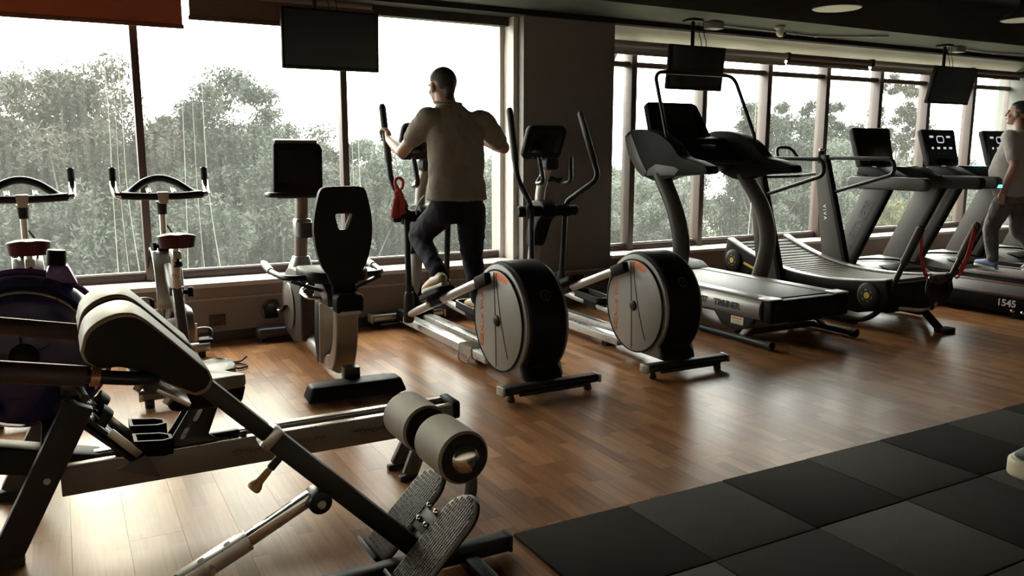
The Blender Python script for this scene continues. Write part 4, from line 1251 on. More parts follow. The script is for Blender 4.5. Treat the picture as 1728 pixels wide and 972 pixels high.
# foot plates, square to the beam
pd = V(0.707, 0, 0.707)
pnm = V(-0.707, 0, 0.707)
pcx = V(1.005, 0, 0.178)
half_l = 0.18
for s in (-1, 1):
    yc = s * 0.135
    HW = 0.092
    outl = [(-half_l, -HW), (half_l - HW, -HW)] + [(half_l - HW + HW * math.sin(a), -HW * math.cos(a)) for a in [PI * k / 12 for k in range(1, 12)]] + [(half_l - HW, HW), (-half_l, HW)]
    fnp = lambda u, v, t, yc=yc: pcx + V(0, yc, 0) + pd * u + V(0, v, 0) + pnm * t
    p = MB().prism(outl, fnp, -0.004, 0.010).build('foot_plate', TREADP, be, 0.003)
    MB().prism([(u * 1.04, v * 1.05) for u, v in outl], fnp, -0.008, -0.003).build('plate_backing', BLACKM, p, 0.002)
    MB().prism([(-half_l - 0.012, -HW), (-half_l + 0.004, -HW), (-half_l + 0.004, HW), (-half_l - 0.012, HW)], fnp, -0.006, 0.045).build('heel_stop', BLACKM, p, 0.004)
    rows = MB()
    nlong = 22
    for i in range(nlong):
        u = -half_l + 0.02 + (2 * half_l - 0.03) * i / (nlong - 1)
        lim = HW - 0.009 if u < half_l - HW else max(0.0, math.sqrt(max(0, (HW - 0.007) ** 2 - (u - half_l + HW) ** 2)) - 0.003)
        for j in range(13):
            v = -0.078 + 0.013 * j
            if abs(v) > lim:
                continue
            c = fnp(u, v, 0.0118)
            a, b, n3 = pd * 0.0066, V(0, 0.0044, 0), pnm * 0.0026
            rows.add([c - a - b - n3, c + a - b - n3, c + a + b - n3, c - a + b - n3, c - a * .8 - b * .7 + n3, c + a * .8 - b * .7 + n3, c + a * .8 + b * .7 + n3, c - a * .8 + b * .7 + n3],
                     [(4, 5, 6, 7), (0, 1, 5, 4), (1, 2, 6, 5), (2, 3, 7, 6), (3, 0, 4, 7)])
    tr_ = rows.build('tread_studs', TREADP, p)
    tr_['kind'] = 'stuff'
MB().bar(pcx + V(0, -0.10, 0) - pnm * 0.012 - pd * 0.02, pcx + V(0, 0.10, 0) - pnm * 0.012 - pd * 0.02, 0.10, 0.012, upv=(-1, 0, 1)).build('plate_bracket', GREYM, be, 0.002)
gp_ = MB().prism(rrect(0.11, 0.085, 0.008), lambda u, v, t: pcx + pd * (0.02 + v) + V(0, u, 0) + pnm * (t + 0.004), -0.002, 0.006).build('centre_plate', DGREY, be, 0.001)
for u in (-0.03, 0.03):
    for v in (-0.01, 0.045):
        MB().ball(pcx + pd * (0.02 + v) + V(0, u, 0) + pnm * 0.014, (0.011, 0.011, 0.011), 10, 6).build('dome_bolt', CHROME, gp_)
# roller arm and rollers
MB().tube(spline([(1.03, 0, 0.11), (1.10, 0, 0.15), (1.175, 0, 0.23), (1.185, 0, 0.33), (1.13, 0, 0.44), (1.055, 0, 0.495)], 5), 0.022, 12, flat=1.3, flatv=(0, 1, 0)).build('roller_arm', GREYM, be)
rc = V(1.045, 0, 0.50)
MB().tube([rc + V(0, -0.27, 0), rc + V(0, 0.27, 0)], 0.017, 14).build('roller_shaft', CHROME, be)
MB().lathe([(0.034, -0.035), (0.036, -0.03), (0.036, 0.03), (0.034, 0.035)], rc, (0, 1, 0), 20).build('shaft_hub', STEEL, be)
for s in (-1, 1):
    r_ = MB().lathe([(0.03, -0.105), (0.078, -0.105), (0.087, -0.096), (0.087, 0.096), (0.078, 0.105), (0.03, 0.105)], rc + V(0, s * 0.148, 0), (0, 1, 0), 40).build('foam_roller', FOAM, be, 0, 2)
    MB().lathe([(0.079, 0.0), (0.077, 0.003), (0.03, 0.0045)], rc + V(0, s * 0.2525, 0), (0, s, 0), 36).build('end_disc', PADS, r_)
    MB().lathe([(0.079, 0.0), (0.077, 0.003), (0.03, 0.0045)], rc + V(0, s * 0.0435, 0), (0, -s, 0), 36).build('end_disc', PADS, r_)
    MB().lathe([(0.049, 0.0), (0.047, 0.01), (0.038, 0.02), (0.022, 0.027), (0.006, 0.029)], rc + V(0, s * 0.256, 0), (0, s, 0), 30).build('chrome_cap', CHROME, r_)

# ================================================================== ROWING MACHINE
ROWG = mat('dark_brown_grey_aluminium', (0.12, 0.095, 0.078), 0.4, metal=0.15)
ROWT = mat('pale_aluminium_edge', (0.45, 0.41, 0.35), 0.3, metal=0.7)
TANK = mat('dark_blue_tank_plastic', (0.018, 0.015, 0.06), 0.12, var=0.3, scale=6, rvar=0.04)
PURP = mat('purple_tank_plastic', (0.11, 0.04, 0.16), 0.25)
SEATV = mat('tan_moulded_seat', (0.15, 0.115, 0.075), 0.5, var=0.08)
ro = thing('rowing_machine', 'fluid rowing machine with a long dark rail, blue tank and tan seat behind the bench', 'rowing machine', (0, 3.335, 0))
# rail: two channels with a slot
for s in (-1, 1):
    r = MB().box((0.71, s * 0.048, 0.255), (1.58, 0.052, 0.11)).build('rail_channel', ROWG, ro, 0.004)
    MB().box((0.71, s * 0.055, 0.3125), (1.58, 0.034, 0.006)).build('rail_lip', ROWT, r, 0.001)
MB().box((0.71, 0, 0.225), (1.58, 0.05, 0.03)).build('rail_core', ROWG, ro)
MB().box((1.505, 0, 0.285), (0.045, 0.155, 0.085)).build('rail_end_cap', BLACK, ro, 0.015, 2)
# worn, unreadable script on the near side of the rail
for x0, n in ((0.52, 26), (0.72, 34), (1.02, 30)):
    pts = [V(x0 + 0.0055 * k, -0.0745, 0.262 + 0.011 * math.sin(1.9 * k) * (0.6 + 0.6 * math.sin(0.7 * k + x0 * 9)) + 0.003 * math.sin(0.3 * k)) for k in range(n)]
    MB().tube(spline(pts, 3), 0.0028, 5, flat=0.35).build('script_mark', BLACKP, ro)
for s in (-1, 1):
    lg = MB().bar((1.36, s * 0.055, 0.21), (1.27, s * 0.075, 0.02), 0.026, 0.07, upv=(1, 0, 0)).build('rear_leg', GREYM, ro, 0.004)
    MB().box((1.265, s * 0.075, 0.012), (0.085, 0.032, 0.024)).build('rubber_foot', RUBBER, lg, 0.005)
# raised seat on a slotted bracket
sb = MB().prism([(0.20, 0.318), (0.27, 0.325), (0.30, 0.345), (0.385, 0.475), (0.375, 0.50), (0.50, 0.50), (0.49, 0.475), (0.44, 0.345), (0.47, 0.325), (0.56, 0.318), (0.56, 0.335), (0.585, 0.335), (0.585, 0.308), (0.18, 0.308)], xz, -0.05, -0.036).build('seat_bracket', BLACKM, ro, 0.004)
MB().prism([(0.20, 0.318), (0.27, 0.325), (0.30, 0.345), (0.385, 0.475), (0.375, 0.50), (0.50, 0.50), (0.49, 0.475), (0.44, 0.345), (0.47, 0.325), (0.56, 0.318), (0.585, 0.308), (0.18, 0.308)], xz, 0.036, 0.05).build('seat_bracket', BLACKM, ro, 0.004)
for k in range(2):
    a = V(0.352 + 0.052 * k, -0.052, 0.365 + 0.065 * k)
    MB().prism(rrect(0.018, 0.046, 0.008), lambda u, v, t, a=a: a + V(u + 0.55 * v, t, v), -0.0015, 0.0015).build('bracket_slot', ROWT, sb)
MB().box((0.38, 0, 0.328), (0.36, 0.06, 0.02)).build('seat_trolley', BLACKM, ro, 0.004)
half = [(0.0, -0.10), (0.06, -0.15), (0.14, -0.145), (0.165, -0.06), (0.15, 0.04), (0.145, 0.11), (0.09, 0.14), (0.02, 0.10), (0.0, 0.095)]
hs_ = spline2(half, 4)
so_ = hs_ + [(-u, v) for u, v in hs_[::-1]][1:-1]
# seat: width along y, rider faces the tank (-x)
def seat_top(u, v):
    return 0.032 + 0.6 * u * u + 0.10 * max(0, -v - 0.03) - 0.016 * math.exp(-((abs(u) - 0.08) / 0.05) ** 2)


st_ = MB().prism(so_, lambda u, v, s: V(0.425 - v, u, 0.545 + s * seat_top(u, v)), 0, 1).build('seat', SEATV, ro, 0.008, 2)
MB().prism(so_, lambda u, v, s: V(0.425 - v * (0.9 + 0.1 * s), u * (0.88 + 0.12 * s), 0.475 + 0.072 * s), 0, 1).build('seat_shell', BLACK, st_, 0.012, 2)
# front stand
for s, y in ((-1, -0.13), (1, 0.54)):
    l = MB().bar((0.0, y, 0.56), (-0.27, y, 0.03), 0.05, 0.10, upv=(1, 0, 0)).build('front_leg', GREYM if s > 0 else DGREY, ro, 0.006)
    MB().box((-0.275, y, 0.02), (0.13, 0.055, 0.04)).build('rubber_foot', RUBBER, l, 0.008)
    MB().cyl((-0.12, y - 0.03, 0.30), (-0.12, y + 0.03, 0.30), 0.012, 8).build('frame_bolt', STEEL, l)
    MB().bar((-0.46, y, 0.03), (-0.30, y, 0.45), 0.05, 0.08, upv=(1, 0, 0)).build('front_strut', DGREY, ro, 0.006)
MB().bar((-0.10, -0.13, 0.37), (-0.10, 0.54, 0.37), 0.06, 0.14).build('front_cross_panel', DGREY, ro, 0.008)
MB().bar((-0.62, 0.06, 0.44), (0.05, 0.06, 0.26), 0.12, 0.10).build('keel', DGREY, ro, 0.01)
# tank
tc_ = V(-0.16, 0.165, 0.715)
tk = MB().lathe([(0.10, -0.15), (0.20, -0.148), (0.255, -0.12), (0.285, -0.05), (0.288, 0.0), (0.285, 0.05), (0.255, 0.12), (0.20, 0.148), (0.10, 0.15)], tc_, (0, 1, 0), 44).build('water_tank', TANK, ro)
MB().tube([tc_ + V(0.292 * math.cos(a), 0, 0.292 * math.sin(a)) for a in [2 * PI * k / 48 for k in range(48)]], 0.013, 8, closed=True).build('tank_rim', PURP, tk)
MB().tube([tc_ + V(0.235 * math.cos(a), -0.137, 0.235 * math.sin(a)) for a in [0.35 + 2.3 * k / 20 for k in range(21)]], 0.005, 6).build('tank_rib', ROWT, tk)
MB().lathe([(0.05, 0), (0.048, 0.02), (0.03, 0.03)], tc_ + V(0, -0.15, 0), (0, -1, 0), 24).build('tank_hub', BLACK, tk)
for k in range(5):
    a = 2 * PI * k / 5 + 0.4
    MB().bar(tc_ + V(0.05 * math.cos(a), -0.142, 0.05 * math.sin(a)), tc_ + V(0.22 * math.cos(a), -0.135, 0.22 * math.sin(a)), 0.012, 0.02, upv=(0, 1, 0)).build('tank_spoke', DGREY, tk, 0.003)
MB().prism([(-0.055, 0.0), (0.06, -0.02), (0.03, 0.055), (-0.035, 0.06)], lambda u, v, t: tc_ + V(0.135 + u, t, 0.255 + v), -0.05, 0.05).build('fill_collar', PURP, tk, 0.01, 2)
MB().lathe([(0.03, 0), (0.034, 0.004), (0.034, 0.055), (0.03, 0.062)], tc_ + V(0.125, 0, 0.305), (0.1, 0, 1), 18).build('fill_cap', BLACK, tk)
text_part('lettering', 'A1', 0.06, mat('red_print', (0.5, 0.06, 0.02), 0.5), tk, tc_ + V(0.03, -0.1315, 0.20), (1, 0, -0.05), (0, 0, 1), bold=0.002)
# foot boards with heel cups
fd = V(0.66, 0, -0.75).normalized()
fnn = V(0.75, 0, 0.66).normalized()
for s in (-1, 1):
    yc = s * 0.10 + 0.02
    o_ = V(-0.05, yc, 0.58)
    fb = MB().bar(o_, o_ + fd * 0.36, 0.10, 0.014, upv=fnn).build('foot_board', BLACKM, ro, 0.003)
    for k in range(5):
        q = o_ + fd * (0.05 + 0.035 * k) + fnn * 0.008
        for j in (-1, 1):
            MB().cyl(q + V(0, j * 0.028, 0) - fnn * 0.002, q + V(0, j * 0.028, 0) + fnn * 0.0015, 0.009, 10).build('adjust_hole', ROWT, fb)
    MB().bar(o_ + fd * 0.20 + fnn * 0.012 + V(0, -0.05, 0), o_ + fd * 0.34 + fnn * 0.012 + V(0, -0.05, 0), 0.006, 0.03, upv=fnn).build('board_edge', ROWT, fb, 0.001)
    hc = o_ + fd * 0.33
    hp = [(-0.05, -0.01), (0.10, 0.02), (0.125, 0.045), (0.115, 0.06), (0.0, 0.055), (-0.03, 0.03)]
    cup = MB().prism([(0.0, -0.05), (0.10, -0.05), (0.135, -0.025), (0.135, 0.025), (0.10, 0.05), (0.0, 0.05)], lambda u, v, t, hc=hc: hc + V(u, v, t - 0.12 * u), 0.0, 0.055,
                     hole=[(0.012, -0.04), (0.095, -0.04), (0.123, -0.02), (0.123, 0.02), (0.095, 0.04), (0.012, 0.04)]).build('heel_cup', BLACK, ro)
    MB().prism([(0.0, -0.05), (0.10, -0.05), (0.135, -0.025), (0.135, 0.025), (0.10, 0.05), (0.0, 0.05)], lambda u, v, t, hc=hc: hc + V(u, v, t - 0.12 * u), -0.006, 0.004).build('heel_floor', BLACK, cup)
    MB().tube(spline([o_ + fd * 0.16 + V(0, -0.055, 0) + fnn * 0.01, o_ + fd * 0.15 + fnn * 0.055 + V(0, -0.03, 0), o_ + fd * 0.15 + fnn * 0.06 + V(0, 0.03, 0), o_ + fd * 0.16 + V(0, 0.055, 0) + fnn * 0.01], 5), 0.022, 8, flat=0.12, flatv=(0.75, 0, 0.66)).build('foot_strap', RUBBER, fb)
MB().bar((-0.02, 0.02, 0.50), (0.20, 0.02, 0.27), 0.30, 0.016, upv=fnn).build('foot_panel', DGREY, ro, 0.003)
MB().prism([(0.10, 0.30), (0.20, 0.34), (0.25, 0.24)], xz, -0.16, -0.152).build('footrest_gusset', GREYM, ro, 0.002)
for s in (-1, 1):
    MB().tube(fillet([(0.10, 0.02 + s * 0.06, 0.40), (0.13, 0.02 + s * 0.06, 0.30), (0.14, 0.02 + s * 0.05, 0.315)], 0.03), 0.02, 10).build('footrest_post', BLACKM, ro)
# pull handle resting in front of the tank
MB().tube(fillet([(0.02, -0.22, 0.60), (0.0, -0.02, 0.605), (0.02, 0.22, 0.60)], 0.05), 0.014, 10).build('pull_handle', RUBBER, ro)
MB().box((-0.02, 0.02, 0.585), (0.07, 0.09, 0.05)).build('handle_rest', MGREY, ro, 0.01)
# ================================================================== NEAREST TREADMILL WITH HOOP
PANELG = mat('warm_grey_panel', (0.066, 0.059, 0.054), 0.45, var=0.05, spec=0.2)
BELT = mat('dark_running_belt', (0.075, 0.066, 0.058), 0.55, var=0.12, scale=40, bump=0.3)
SKIRT = mat('silver_skirt_paint', (0.30, 0.28, 0.26), 0.35, metal=0.5, var=0.05)
YELLOW = mat('yellow_print', (0.55, 0.42, 0.05), 0.5)
LABELW = mat('cream_sticker', (0.62, 0.55, 0.38), 0.6)
REDP = mat('red_stripe', (0.36, 0.03, 0.025), 0.5)

t1 = thing('treadmill', 'tall black treadmill with curved grey uprights and a safety hoop over the console', 'treadmill', (4.95, 4.28, 0), group='treadmills')
# floor frame
for s in (-1, 1):
    f = MB().tube(fillet([(s * 0.46, -0.05, 0.04), (s * 0.46, 0.5, 0.04), (s * 0.44, 1.9, 0.04)], 0.1), 0.028, 12).build('floor_tube', BLACKM, t1)
    MB().cyl((s * 0.46, -0.075, 0.04), (s * 0.46, -0.02, 0.04), 0.034, 14).build('tube_end', RUBBER, f)
    MB().cyl((s * 0.44, 1.85, 0.0), (s * 0.44, 1.85, 0.06), 0.035).build('front_foot', RUBBER, f)
    MB().cyl((s * 0.30, 0.45, 0.03), (s * 0.30, 0.45, 0.15), 0.022).build('damper', CHROME, t1)
    MB().bar((s * 0.46, 0.25, 0.05), (s * 0.32, 0.25, 0.15), 0.05, 0.02).build('lift_link', STEEL, t1, 0.003)
MB().bar((-0.46, 0.35, 0.045), (0.46, 0.35, 0.045), 0.05, 0.04).build('cross_tube', BLACKM, t1, 0.006)
# deck
MB().box((0, 0.95, 0.26), (0.80, 1.86, 0.16)).build('deck_frame', BLACK, t1, 0.02, 2)
MB().box((0, 0.97, 0.352), (0.56, 1.76, 0.012)).build('running_belt', BELT, t1, 0.003)
for s in (-1, 1):
    sd = MB().box((s * 0.345, 0.97, 0.352), (0.11, 1.80, 0.026)).build('side_rail', mat('brown_grey_rail', (0.13, 0.105, 0.09), 0.4), t1, 0.006)
    sk = MB().prism(spline2([(0.0, 0.0), (-0.018, -0.03), (-0.026, -0.075), (-0.018, -0.12), (0.0, -0.15)], 4) + [(0.03, -0.15), (0.03, 0.0)],
                    lambda u, v, t, s=s: V(s * (0.405 - u), t, 0.345 + v), 0.10, 1.72).build('side_skirt', SKIRT, t1, 0.003)
    f_ = -1 if s < 0 else 1
    text_part('lettering', 'TQ07', 0.072, BLACKP, sk, (s * 0.4335, 0.56 - f_ * 0.19, 0.268), (0, f_, 0), (0, 0, 1), bold=0.002)
    text_part('lettering', 'TRAINER', 0.072, BLACKP, sk, (s * 0.4335, 0.56 + f_ * 0.12, 0.268), (0, f_, 0), (0, 0, 1), bold=0.002)
    MB().prism([(-0.024, -0.022), (0.024, -0.022), (0.0, 0.028)], lambda u, v, t, s=s: V(s * t, 0.49 + u if s < 0 else 0.49 + u, 0.268 + v), 0.432, 0.4342).build('triangle_mark', BLACKP, sk)
    MB().prism([(0.16, 0.2), (0.62, 0.2), (0.52, 0.10), (0.36, 0.07), (0.22, 0.11)], lambda u, v, t, s=s: V(s * t, u, v), 0.36, 0.41).build('lower_cover', DGREY, t1, 0.01)
    lb_ = MB().box((s * 0.4115, 0.34, 0.155), (0.003, 0.13, 0.06)).build('warning_sticker', LABELW, t1)
    MB().box((s * 0.4135, 0.34, 0.17), (0.001, 0.11, 0.014)).build('sticker_bar', ORANGE, lb_)
    for k in range(3):
        MB().box((s * 0.4135, 0.34, 0.152 - 0.011 * k), (0.001, 0.10, 0.003)).build('sticker_line', DGREY, lb_)
MB().box((0, 0.03, 0.27), (0.84, 0.10, 0.17)).build('rear_cap', BLACK, t1, 0.025, 3)
for s in (-1, 1):
    MB().box((s * 0.36, 0.06, 0.362), (0.14, 0.12, 0.012)).build('rear_corner', SILVER, t1, 0.004)
# motor hood
MB().prism([(1.55, 0.36), (1.66, 0.42), (1.85, 0.43), (2.0, 0.38), (2.06, 0.2), (1.55, 0.18)], yz, -0.42, 0.42).build('motor_hood', DGREY, t1, 0.03, 3)
# uprights
for s in (-1, 1):
    MB().tube(spline([(s * 0.47, 1.06, 0.12), (s * 0.485, 1.0, 0.36), (s * 0.49, 0.93, 0.66), (s * 0.49, 1.02, 0.96), (s * 0.47, 1.24, 1.25)], 6), 0.060, 14, flat=1.3, flatv=(1, 0, 0)).build('upright', PANELG, t1)
    arm = spline2([(0.64, 1.335), (0.78, 1.375), (0.95, 1.41), (1.08, 1.52), (1.25, 1.60), (1.45, 1.635), (1.62, 1.63), (1.70, 1.58)], 4) + spline2([(1.66, 1.45), (1.52, 1.30), (1.40, 1.235), (1.22, 1.20), (1.02, 1.245), (0.80, 1.265), (0.645, 1.275), (0.62, 1.30)], 4)
    a = MB().prism(arm, lambda u, v, t, s=s: V(s * t, u, v), 0.40, 0.525).build('console_arm', BLACK, t1, 0.025, 3)
    MB().prism([(1.69, 1.57), (1.64, 1.43), (1.51, 1.285), (1.42, 1.235), (1.36, 1.27), (1.47, 1.40), (1.60, 1.60)], lambda u, v, t, s=s: V(s * t, u, v), 0.52, 0.532).build('arm_cheek', PANELG, a, 0.003)
    MB().prism([(1.35, 1.30), (1.37, 1.245), (1.0, 1.255), (0.95, 1.30), (1.0, 1.325), (1.25, 1.345)], lambda u, v, t, s=s: V(s * t, u, v), 0.52, 0.532).build('arm_strip', MGREY, a, 0.003)
MB().prism([(1.30, 1.33), (1.45, 1.26), (1.62, 1.32), (1.70, 1.46), (1.62, 1.60), (1.42, 1.57), (1.30, 1.45)], yz, -0.41, 0.41).build('console_body', BLACK, t1, 0.02, 2)
R3 = Matrix.Rotation(math.radians(-18), 3, 'X')
kc3 = V(-0.02, 1.60, 1.73)
cs3 = MB().prism([(-0.33, -0.17), (0.36, -0.17), (0.25, 0.13), (0.20, 0.16), (-0.30, 0.16), (-0.33, 0.13)], lambda u, v, t: kc3 + R3 @ V(u, t, v), -0.02, 0.04).build('console_screen', BLACK, t1, 0.015, 2)
MB().prism(rrect(0.44, 0.22, 0.02), lambda u, v, t: kc3 + R3 @ V(u - 0.02, t, v), -0.025, -0.019).build('display', SCREEN, cs3)
MB().tube([(-0.40, 1.0, 1.36), (0.40, 1.0, 1.36)], 0.016, 10).build('grip_bar', BLACKM, t1)
MB().tube(fillet([(-0.44, 1.16, 1.50), (-0.50, 1.15, 1.56), (-0.45, 1.40, 2.12), (0.45, 1.40, 2.12), (0.50, 1.15, 1.56), (0.44, 1.16, 1.50)], 0.10, 8), 0.0165, 12).build('safety_hoop', BLACKM, t1)
MB().cyl((0.0, 1.1, 1.49), (0.0, 1.28, 1.50), 0.012).build('stop_clip', DGREY, t1)

# ================================================================== CURVED MANUAL TREADMILL
ct = thing('curved_treadmill', 'curved manual treadmill with a slatted belt and slanting grey posts', 'treadmill', (6.2, 4.2, 0), group='treadmills')
SLAT = mat('brown_grey_slat_rubber', (0.13, 0.11, 0.09), 0.55, var=0.15)


def ct_z(y):
    q = (y - 0.80)
    return 0.345 + (0.115 * q * q if q < 0 else 0.21 * q * q) * 1.0


ys = np.linspace(0.14, 1.78, 29)
sl_me = None
for k, y in enumerate(ys):
    z = ct_z(y)
    sl = (ct_z(y + 0.01) - ct_z(y - 0.01)) / 0.02
    if sl_me is None:
        sl_me = MB().box((0, 0, 0), (0.66, 0.046, 0.022)).mesh('belt_slat', 0.004, 2)
        sl_me.materials.append(SLAT)
    o = bpy.data.objects.new('belt_slat', sl_me)
    COL.objects.link(o)
    o.parent = ct
    o.location = (0, y, z)
    o.rotation_euler = (math.atan(sl), 0, 0)
for s in (-1, 1):
    top = [(y, ct_z(y) + 0.015) for y in np.linspace(0.05, 1.86, 24)]
    MB().prism(top + [(1.90, 0.42), (1.86, 0.28), (1.5, 0.16), (0.3, 0.12), (0.06, 0.18), (0.02, 0.3)], lambda u, v, t, s=s: V(s * t, u, v), 0.345, 0.43).build('side_frame', BLACK, ct, 0.012, 2)
    MB().prism(top + [(u, v - 0.018) for u, v in top[::-1]], lambda u, v, t, s=s: V(s * t, u, v + 0.012), 0.345, 0.425).build('side_cap', SKIRT, ct, 0.004)
    for y, z, r in ((1.76, 0.395, 0.105), (0.20, 0.285, 0.105)):
        d = MB().lathe([(r, 0), (r, 0.02), (r - 0.01, 0.03), (r * 0.6, 0.034), (0.01, 0.036)], (s * 0.42, y, z), (s, 0, 0), 32).build('drum_cap', DGREY, ct)
        MB().lathe([(0.028, 0), (0.026, 0.004)], (s * 0.454, y, z), (s, 0, 0), 20).build('drum_emblem', YELLOW, d)
        for k in range(6):
            a0 = 2 * PI * k / 6
            MB().tube([V(s * 0.453, y + 0.048 * math.cos(a0 + 0.09 * j), z + 0.048 * math.sin(a0 + 0.09 * j)) for j in range(7)], 0.003, 5).build('emblem_arc', YELLOW, d)
    MB().bar((s * 0.432, 1.62, 0.385), (s * 0.432, 1.32, 0.30), 0.004, 0.022, upv=(0, 0, 1)).build('yellow_line', YELLOW, ct)
    # posts
    po = MB().prism([(1.10, 0.24), (1.40, 0.28), (1.585, 1.36), (1.575, 1.42), (1.47, 1.42), (1.44, 1.36)], lambda u, v, t, s=s: V(s * t, u, v), 0.425, 0.475).build('post', PANELG, ct, 0.006)
    MB().prism([(1.08, 0.24), (1.13, 0.24), (1.47, 1.36), (1.45, 1.42), (1.43, 1.36)], lambda u, v, t, s=s: V(s * t, u, v), 0.42, 0.48).build('post_edge', BLACK, ct, 0.004)
    text_part('lettering', 'VIVA FITNESS' if s < 0 else 'V I V A', 0.085 if s < 0 else 0.05, WHITEP if s > 0 else BLACKP, po, (s * 0.4765, 1.42, 0.86), (0, -0.17, -1.0), (0, -1 if s < 0 else 1, 0), bold=0.001)
    text_part('lettering', 'VIVA FITNESS' if s < 0 else 'V I V A', 0.085 if s < 0 else 0.05, WHITEP, po, (s * 0.4235, 1.42, 0.86), (0, -0.17, -1.0), (0, 1 if s < 0 else -1, 0), bold=0.001)
    MB().tube(fillet([(s * 0.45, 1.53, 1.385), (s * 0.46, 1.30, 1.39), (s * 0.46, 0.72, 1.385), (s * 0.46, 0.70, 1.25), (s * 0.455, 1.42, 1.04)], 0.09, 7), 0.0175, 12).build('side_handle', BLACKM, ct)
    MB().cyl((s * 0.45, 1.53, 1.34), (s * 0.45, 1.53, 1.45), 0.03, 14).build('post_clamp', BLACK, ct)
    MB().lathe([(0.02, 0), (0.026, 0.01), (0.026, 0.022), (0.02, 0.03)], (s * 0.45, 1.53, 1.45), (0, 0, 1), 14).build('post_cap', CHROME, ct)
MB().tube(fillet([(-0.455, 1.53, 1.24), (-0.44, 1.82, 1.20), (0.44, 1.82, 1.20), (0.455, 1.53, 1.24)], 0.10), 0.0165, 12).build('front_bar', BLACKM, ct)
MB().tube([(-0.45, 1.53, 1.38), (0.45, 1.53, 1.38)], 0.0165, 12).build('cross_bar', BLACKM, ct)
MB().tube(fillet([(0.14, 1.53, 1.38), (0.10, 1.60, 1.49), (-0.10, 1.60, 1.49), (-0.14, 1.53, 1.38)], 0.08), 0.0165, 10).build('tablet_holder', BLACKM, ct)
MB().box((0, 0.13, 0.27), (0.78, 0.18, 0.24)).build('rear_cover', BLACK, ct, 0.03, 3)
MB().box((0, 1.80, 0.30), (0.78, 0.18, 0.22)).build('front_cover', DGREY, ct, 0.03, 3)
# push-sled bars at the rear
MB().bar((-0.43, 0.30, 0.045), (-0.43, 1.7, 0.045), 0.06, 0.05).build('base_skid', BLACKM, ct, 0.008)
MB().bar((0.43, 0.30, 0.045), (0.43, 1.7, 0.045), 0.06, 0.05).build('base_skid', BLACKM, ct, 0.008)
for s in (-1, 1):
    MB().box((s * 0.43, 0.5, 0.1), (0.05, 0.06, 0.10)).build('skid_post', BLACKM, ct, 0.004)
    MB().box((s * 0.43, 1.5, 0.1), (0.05, 0.06, 0.12)).build('skid_post', BLACKM, ct, 0.004)
    MB().tube(fillet([(s * 0.43, 0.55, 0.055), (s * 0.40, 0.26, 0.055), (s * 0.37, 0.12, 0.16), (s * 0.36, -0.17, 0.86)], 0.10, 7), 0.022, 12).build('tether_bar', BLACKM, ct)
    MB().tube([(s * 0.365, -0.05, 0.575), (s * 0.36, -0.17, 0.86), (s * 0.36, -0.178, 0.875)], [0.032, 0.032, 0.02], 12).build('bar_grip', RUBBER, ct)
MB().tube(fillet([(-0.37, 0.10, 0.20), (-0.05, -0.02, 0.16), (0.05, -0.02, 0.16), (0.37, 0.10, 0.20)], 0.05), 0.018, 10).build('lower_cross_bar', STEEL, ct)
MB().bar((0.0, 0.0, 0.16), (0.0, -0.16, 0.03), 0.05, 0.05).build('rear_prop', BLACKM, ct, 0.006)
MB().box((0.04, -0.18, 0.018), (0.16, 0.09, 0.036)).build('prop_foot', RUBBER, ct, 0.008)

STRAP = mat('bright_red_strap', (0.42, 0.02, 0.02), 0.6)
rs_ = thing('resistance_band', 'red resistance band with a black belt strung between the bars of the curved treadmill', 'resistance band', (6.2, 4.05, 0.36))
MB().tube(spline([(-0.345, -0.02, 0.50), (-0.30, 0.0, 0.30), (-0.22, 0.01, 0.14), (-0.17, 0.0, 0.10)], 6), 0.02, 8, flat=0.35, flatv=(0, 1, 0)).build('red_strap', STRAP, rs_)
MB().tube(spline([(0.345, -0.02, 0.48), (0.28, -0.02, 0.26), (0.20, -0.02, 0.13), (0.17, -0.02, 0.11)], 6), 0.03, 8, flat=0.3, flatv=(0, 1, 0)).build('red_strap', STRAP, rs_)
MB().tube(spline([(-0.17, 0.0, 0.10), (-0.08, -0.03, 0.06), (0.04, -0.03, 0.10), (0.17, -0.02, 0.13)], 6), 0.022, 8, flat=0.35, flatv=(0, 1, 0)).build('black_belt', RUBBER, rs_)
for x in (-0.17, 0.17):
    MB().tube([V(x + 0.025 * math.cos(a), -0.01, 0.10 + 0.03 * math.sin(a)) for a in [2 * PI * k / 16 for k in range(16)]], 0.006, 6, closed=True).build('carabiner', CHROME, rs_)
MB().tube(spline([(-0.17, 0.0, 0.09), (-0.20, -0.01, 0.0), (-0.15, -0.02, -0.08), (-0.13, -0.02, -0.16)], 5), 0.024, 8, flat=0.4, flatv=(0, 1, 0)).build('belt_tail', RUBBER, rs_)

# ================================================================== ROW OF TREADMILLS
HOOD = mat('light_grey_hood', (0.22, 0.21, 0.20), 0.38, var=0.05)
LITW = mat('lit_white_icons', (0.9, 0.9, 0.95), 0.5, emit=(0.85, 0.88, 1.0), estr=0.35)
LITB = mat('lit_blue_light', (0.1, 0.5, 0.9), 0.5, emit=(0.08, 0.5, 1.0), estr=3.5)


